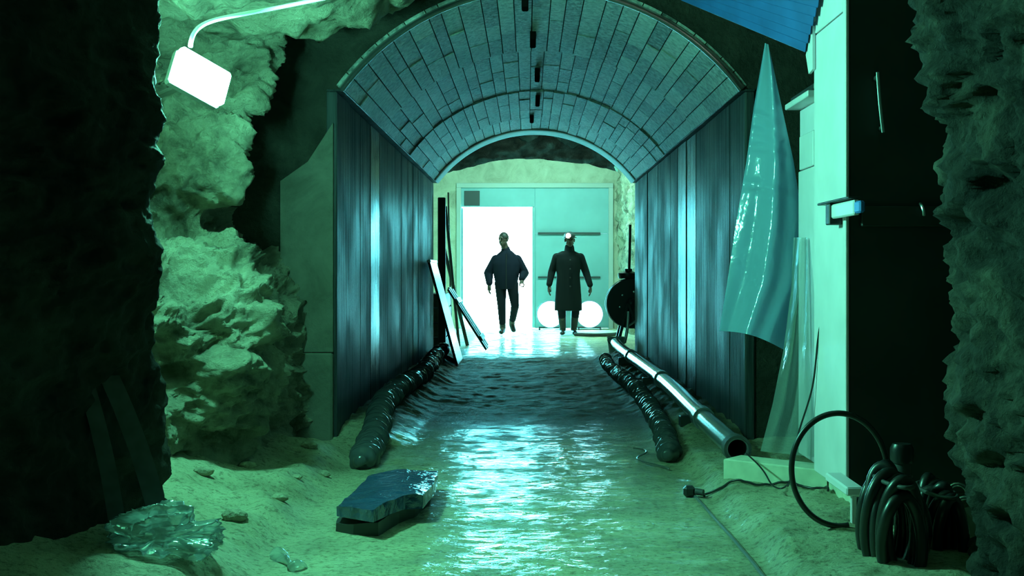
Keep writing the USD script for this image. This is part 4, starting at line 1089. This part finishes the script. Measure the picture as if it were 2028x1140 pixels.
vp.part('cap', lathe([(0, 0.345), (0.040, 0.345), (0.046, 0.36), (0.046, 0.40), (0.036, 0.42), (0, 0.42)], (sp[0], sp[1], 0), 'z', 20), 'black_rubber', smooth=35)
vp.part('clamp', lathe([(0.034, 0.27), (0.042, 0.275), (0.042, 0.295), (0.034, 0.30)], (sp[0], sp[1], 0), 'z', 20), 'bright_metal', smooth=35)
fn = at(1744, 975, 4.86)
single('pale_funnel', lathe([(0, 0.0), (0.012, 0.0), (0.014, 0.12), (0.03, 0.30), (0.038, 0.36), (0.034, 0.36), (0.01, 0.12), (0.0, 0.11)], (fn[0], fn[1], fn[2] - 0.28), 'z', 20), 'grey_plastic', 'slim pale plastic funnel standing left of the capped standpipe', 'funnel', smooth=35)
single('junk_board', to_tm(hull([(1.46, 4.70, 0.02), (1.54, 4.70, 0.02), (1.46, 4.70, 0.25), (1.51, 4.70, 0.28), (1.46, 4.72, 0.02), (1.54, 4.72, 0.02), (1.46, 4.72, 0.25), (1.51, 4.72, 0.28)])), 'pale_board', 'pale board standing in the gap between the two hose bundles', 'board')
single('junk_board', to_tm(hull([(1.68, 4.62, 0.02), (1.80, 4.64, 0.02), (1.66, 4.62, 0.20), (1.69, 4.64, 0.20), (1.68, 4.70, 0.02), (1.80, 4.68, 0.02)])), 'pale_board', 'pale board behind the right hose bundle by the rock', 'board')
single('blue_clip', box((1.455, 4.67, 0.21), (1.51, 4.698, 0.235), 0.005), 'blue_plastic', 'small blue strap clip on the board between the hose bundles', 'clip')
for k, (px, py, dd, s, lab) in enumerate(((1900, 975, 4.68, 0.03, 'upper'), (1915, 1005, 4.64, 0.036, 'lower'), (1885, 1012, 4.66, 0.025, 'small'))):
    q = at(px, py, dd)
    a = np.linspace(0, 1.6 * np.pi, 30)
    single('metal_fitting', tube(np.stack([q[0] + s * np.cos(a), q[1] + 0.01 * a, q[2] + s * np.sin(a)], 1), 0.008, 10), 'bright_metal', f'{lab} bent metal fitting among the hoses by the right rock', 'fitting', smooth=True)

# cables and cords
def lay(pts, n=60, lift=0.006):
    p = spline([(x, y, 0) for x, y in pts], n)
    p[:, 2] = ground_z(p[:, 0], p[:, 1]) + lift
    return p


single('floor_cable', tube(lay([fl(1375, 972, 0.03), fl(1405, 1005, 0.03), fl(1440, 1045, 0.03), fl(1480, 1090, 0.03), fl(1525, 1145, 0.03), fl(1600, 1260, 0.03)], 90, 0.008), 0.0075, 8), 'pipe_plastic', 'shiny cable running along the edge of the wet floor on the right', 'cable', smooth=True)
jb = fl(1365, 968, 0.04)
jx = Thing('junction_plug', 'black cable plug lying on the mud before the kerb', 'plug', loc=(jb[0], jb[1], gz(*jb)))
jx.part('plug_body', obox((jb[0], jb[1], gz(*jb) + 0.03), (0.06, 0.05, 0.055), np.eye(3), 0.014), 'black_rubber')
jx.part('plug_collar', tube([(jb[0] + 0.03, jb[1] - 0.01, gz(*jb) + 0.03), (jb[0] + 0.065, jb[1] - 0.03, gz(*jb) + 0.028)], 0.016, 12), 'dull_rubber', smooth=40)
single('kerb_cable', tube(lay([jb + [0.07, -0.03], fl(1400, 958, 0.06), fl(1435, 957, 0.07), fl(1520, 964, 0.07), fl(1600, 975, 0.06), fl(1640, 990, 0.06)], 70, 0.012), 0.006, 8), 'black_rubber', 'thin black cable along the foot of the kerb', 'cable', smooth=True)
single('wall_wire', tube(spline([at(1630, 622, 5.55), at(1618, 690, 5.58), at(1608, 770, 5.62), at(1585, 845, 5.66), at(1576, 880, 5.66), at(1568, 935, 5.64), at(1560, 962, 5.58)], 60), 0.0045, 8), 'black_rubber', 'thin black wire hanging down the white cabinet side to the kerb', 'wire', smooth=True)
single('kerb_wire', tube(spline([at(1478, 897, 5.98), at(1500, 918, 5.80), at(1520, 945, 5.64), at(1532, 962, 5.56), at(1550, 966, 5.50), at(1560, 958, 5.52)], 50), 0.004, 8), 'black_rubber', 'thin black wire looping over the front of the kerb from the pipe end', 'wire', smooth=True)
single('tangled_wire', tube(lay([fl(1255, 884, 0.02), fl(1275, 896, 0.02), fl(1262, 905, 0.02), fl(1302, 918, 0.02), fl(1325, 925, 0.02)], 60, 0.012), 0.005, 8), 'bright_metal', 'thin shiny tangled wire on the wet floor before the right duct', 'wire', smooth=True)
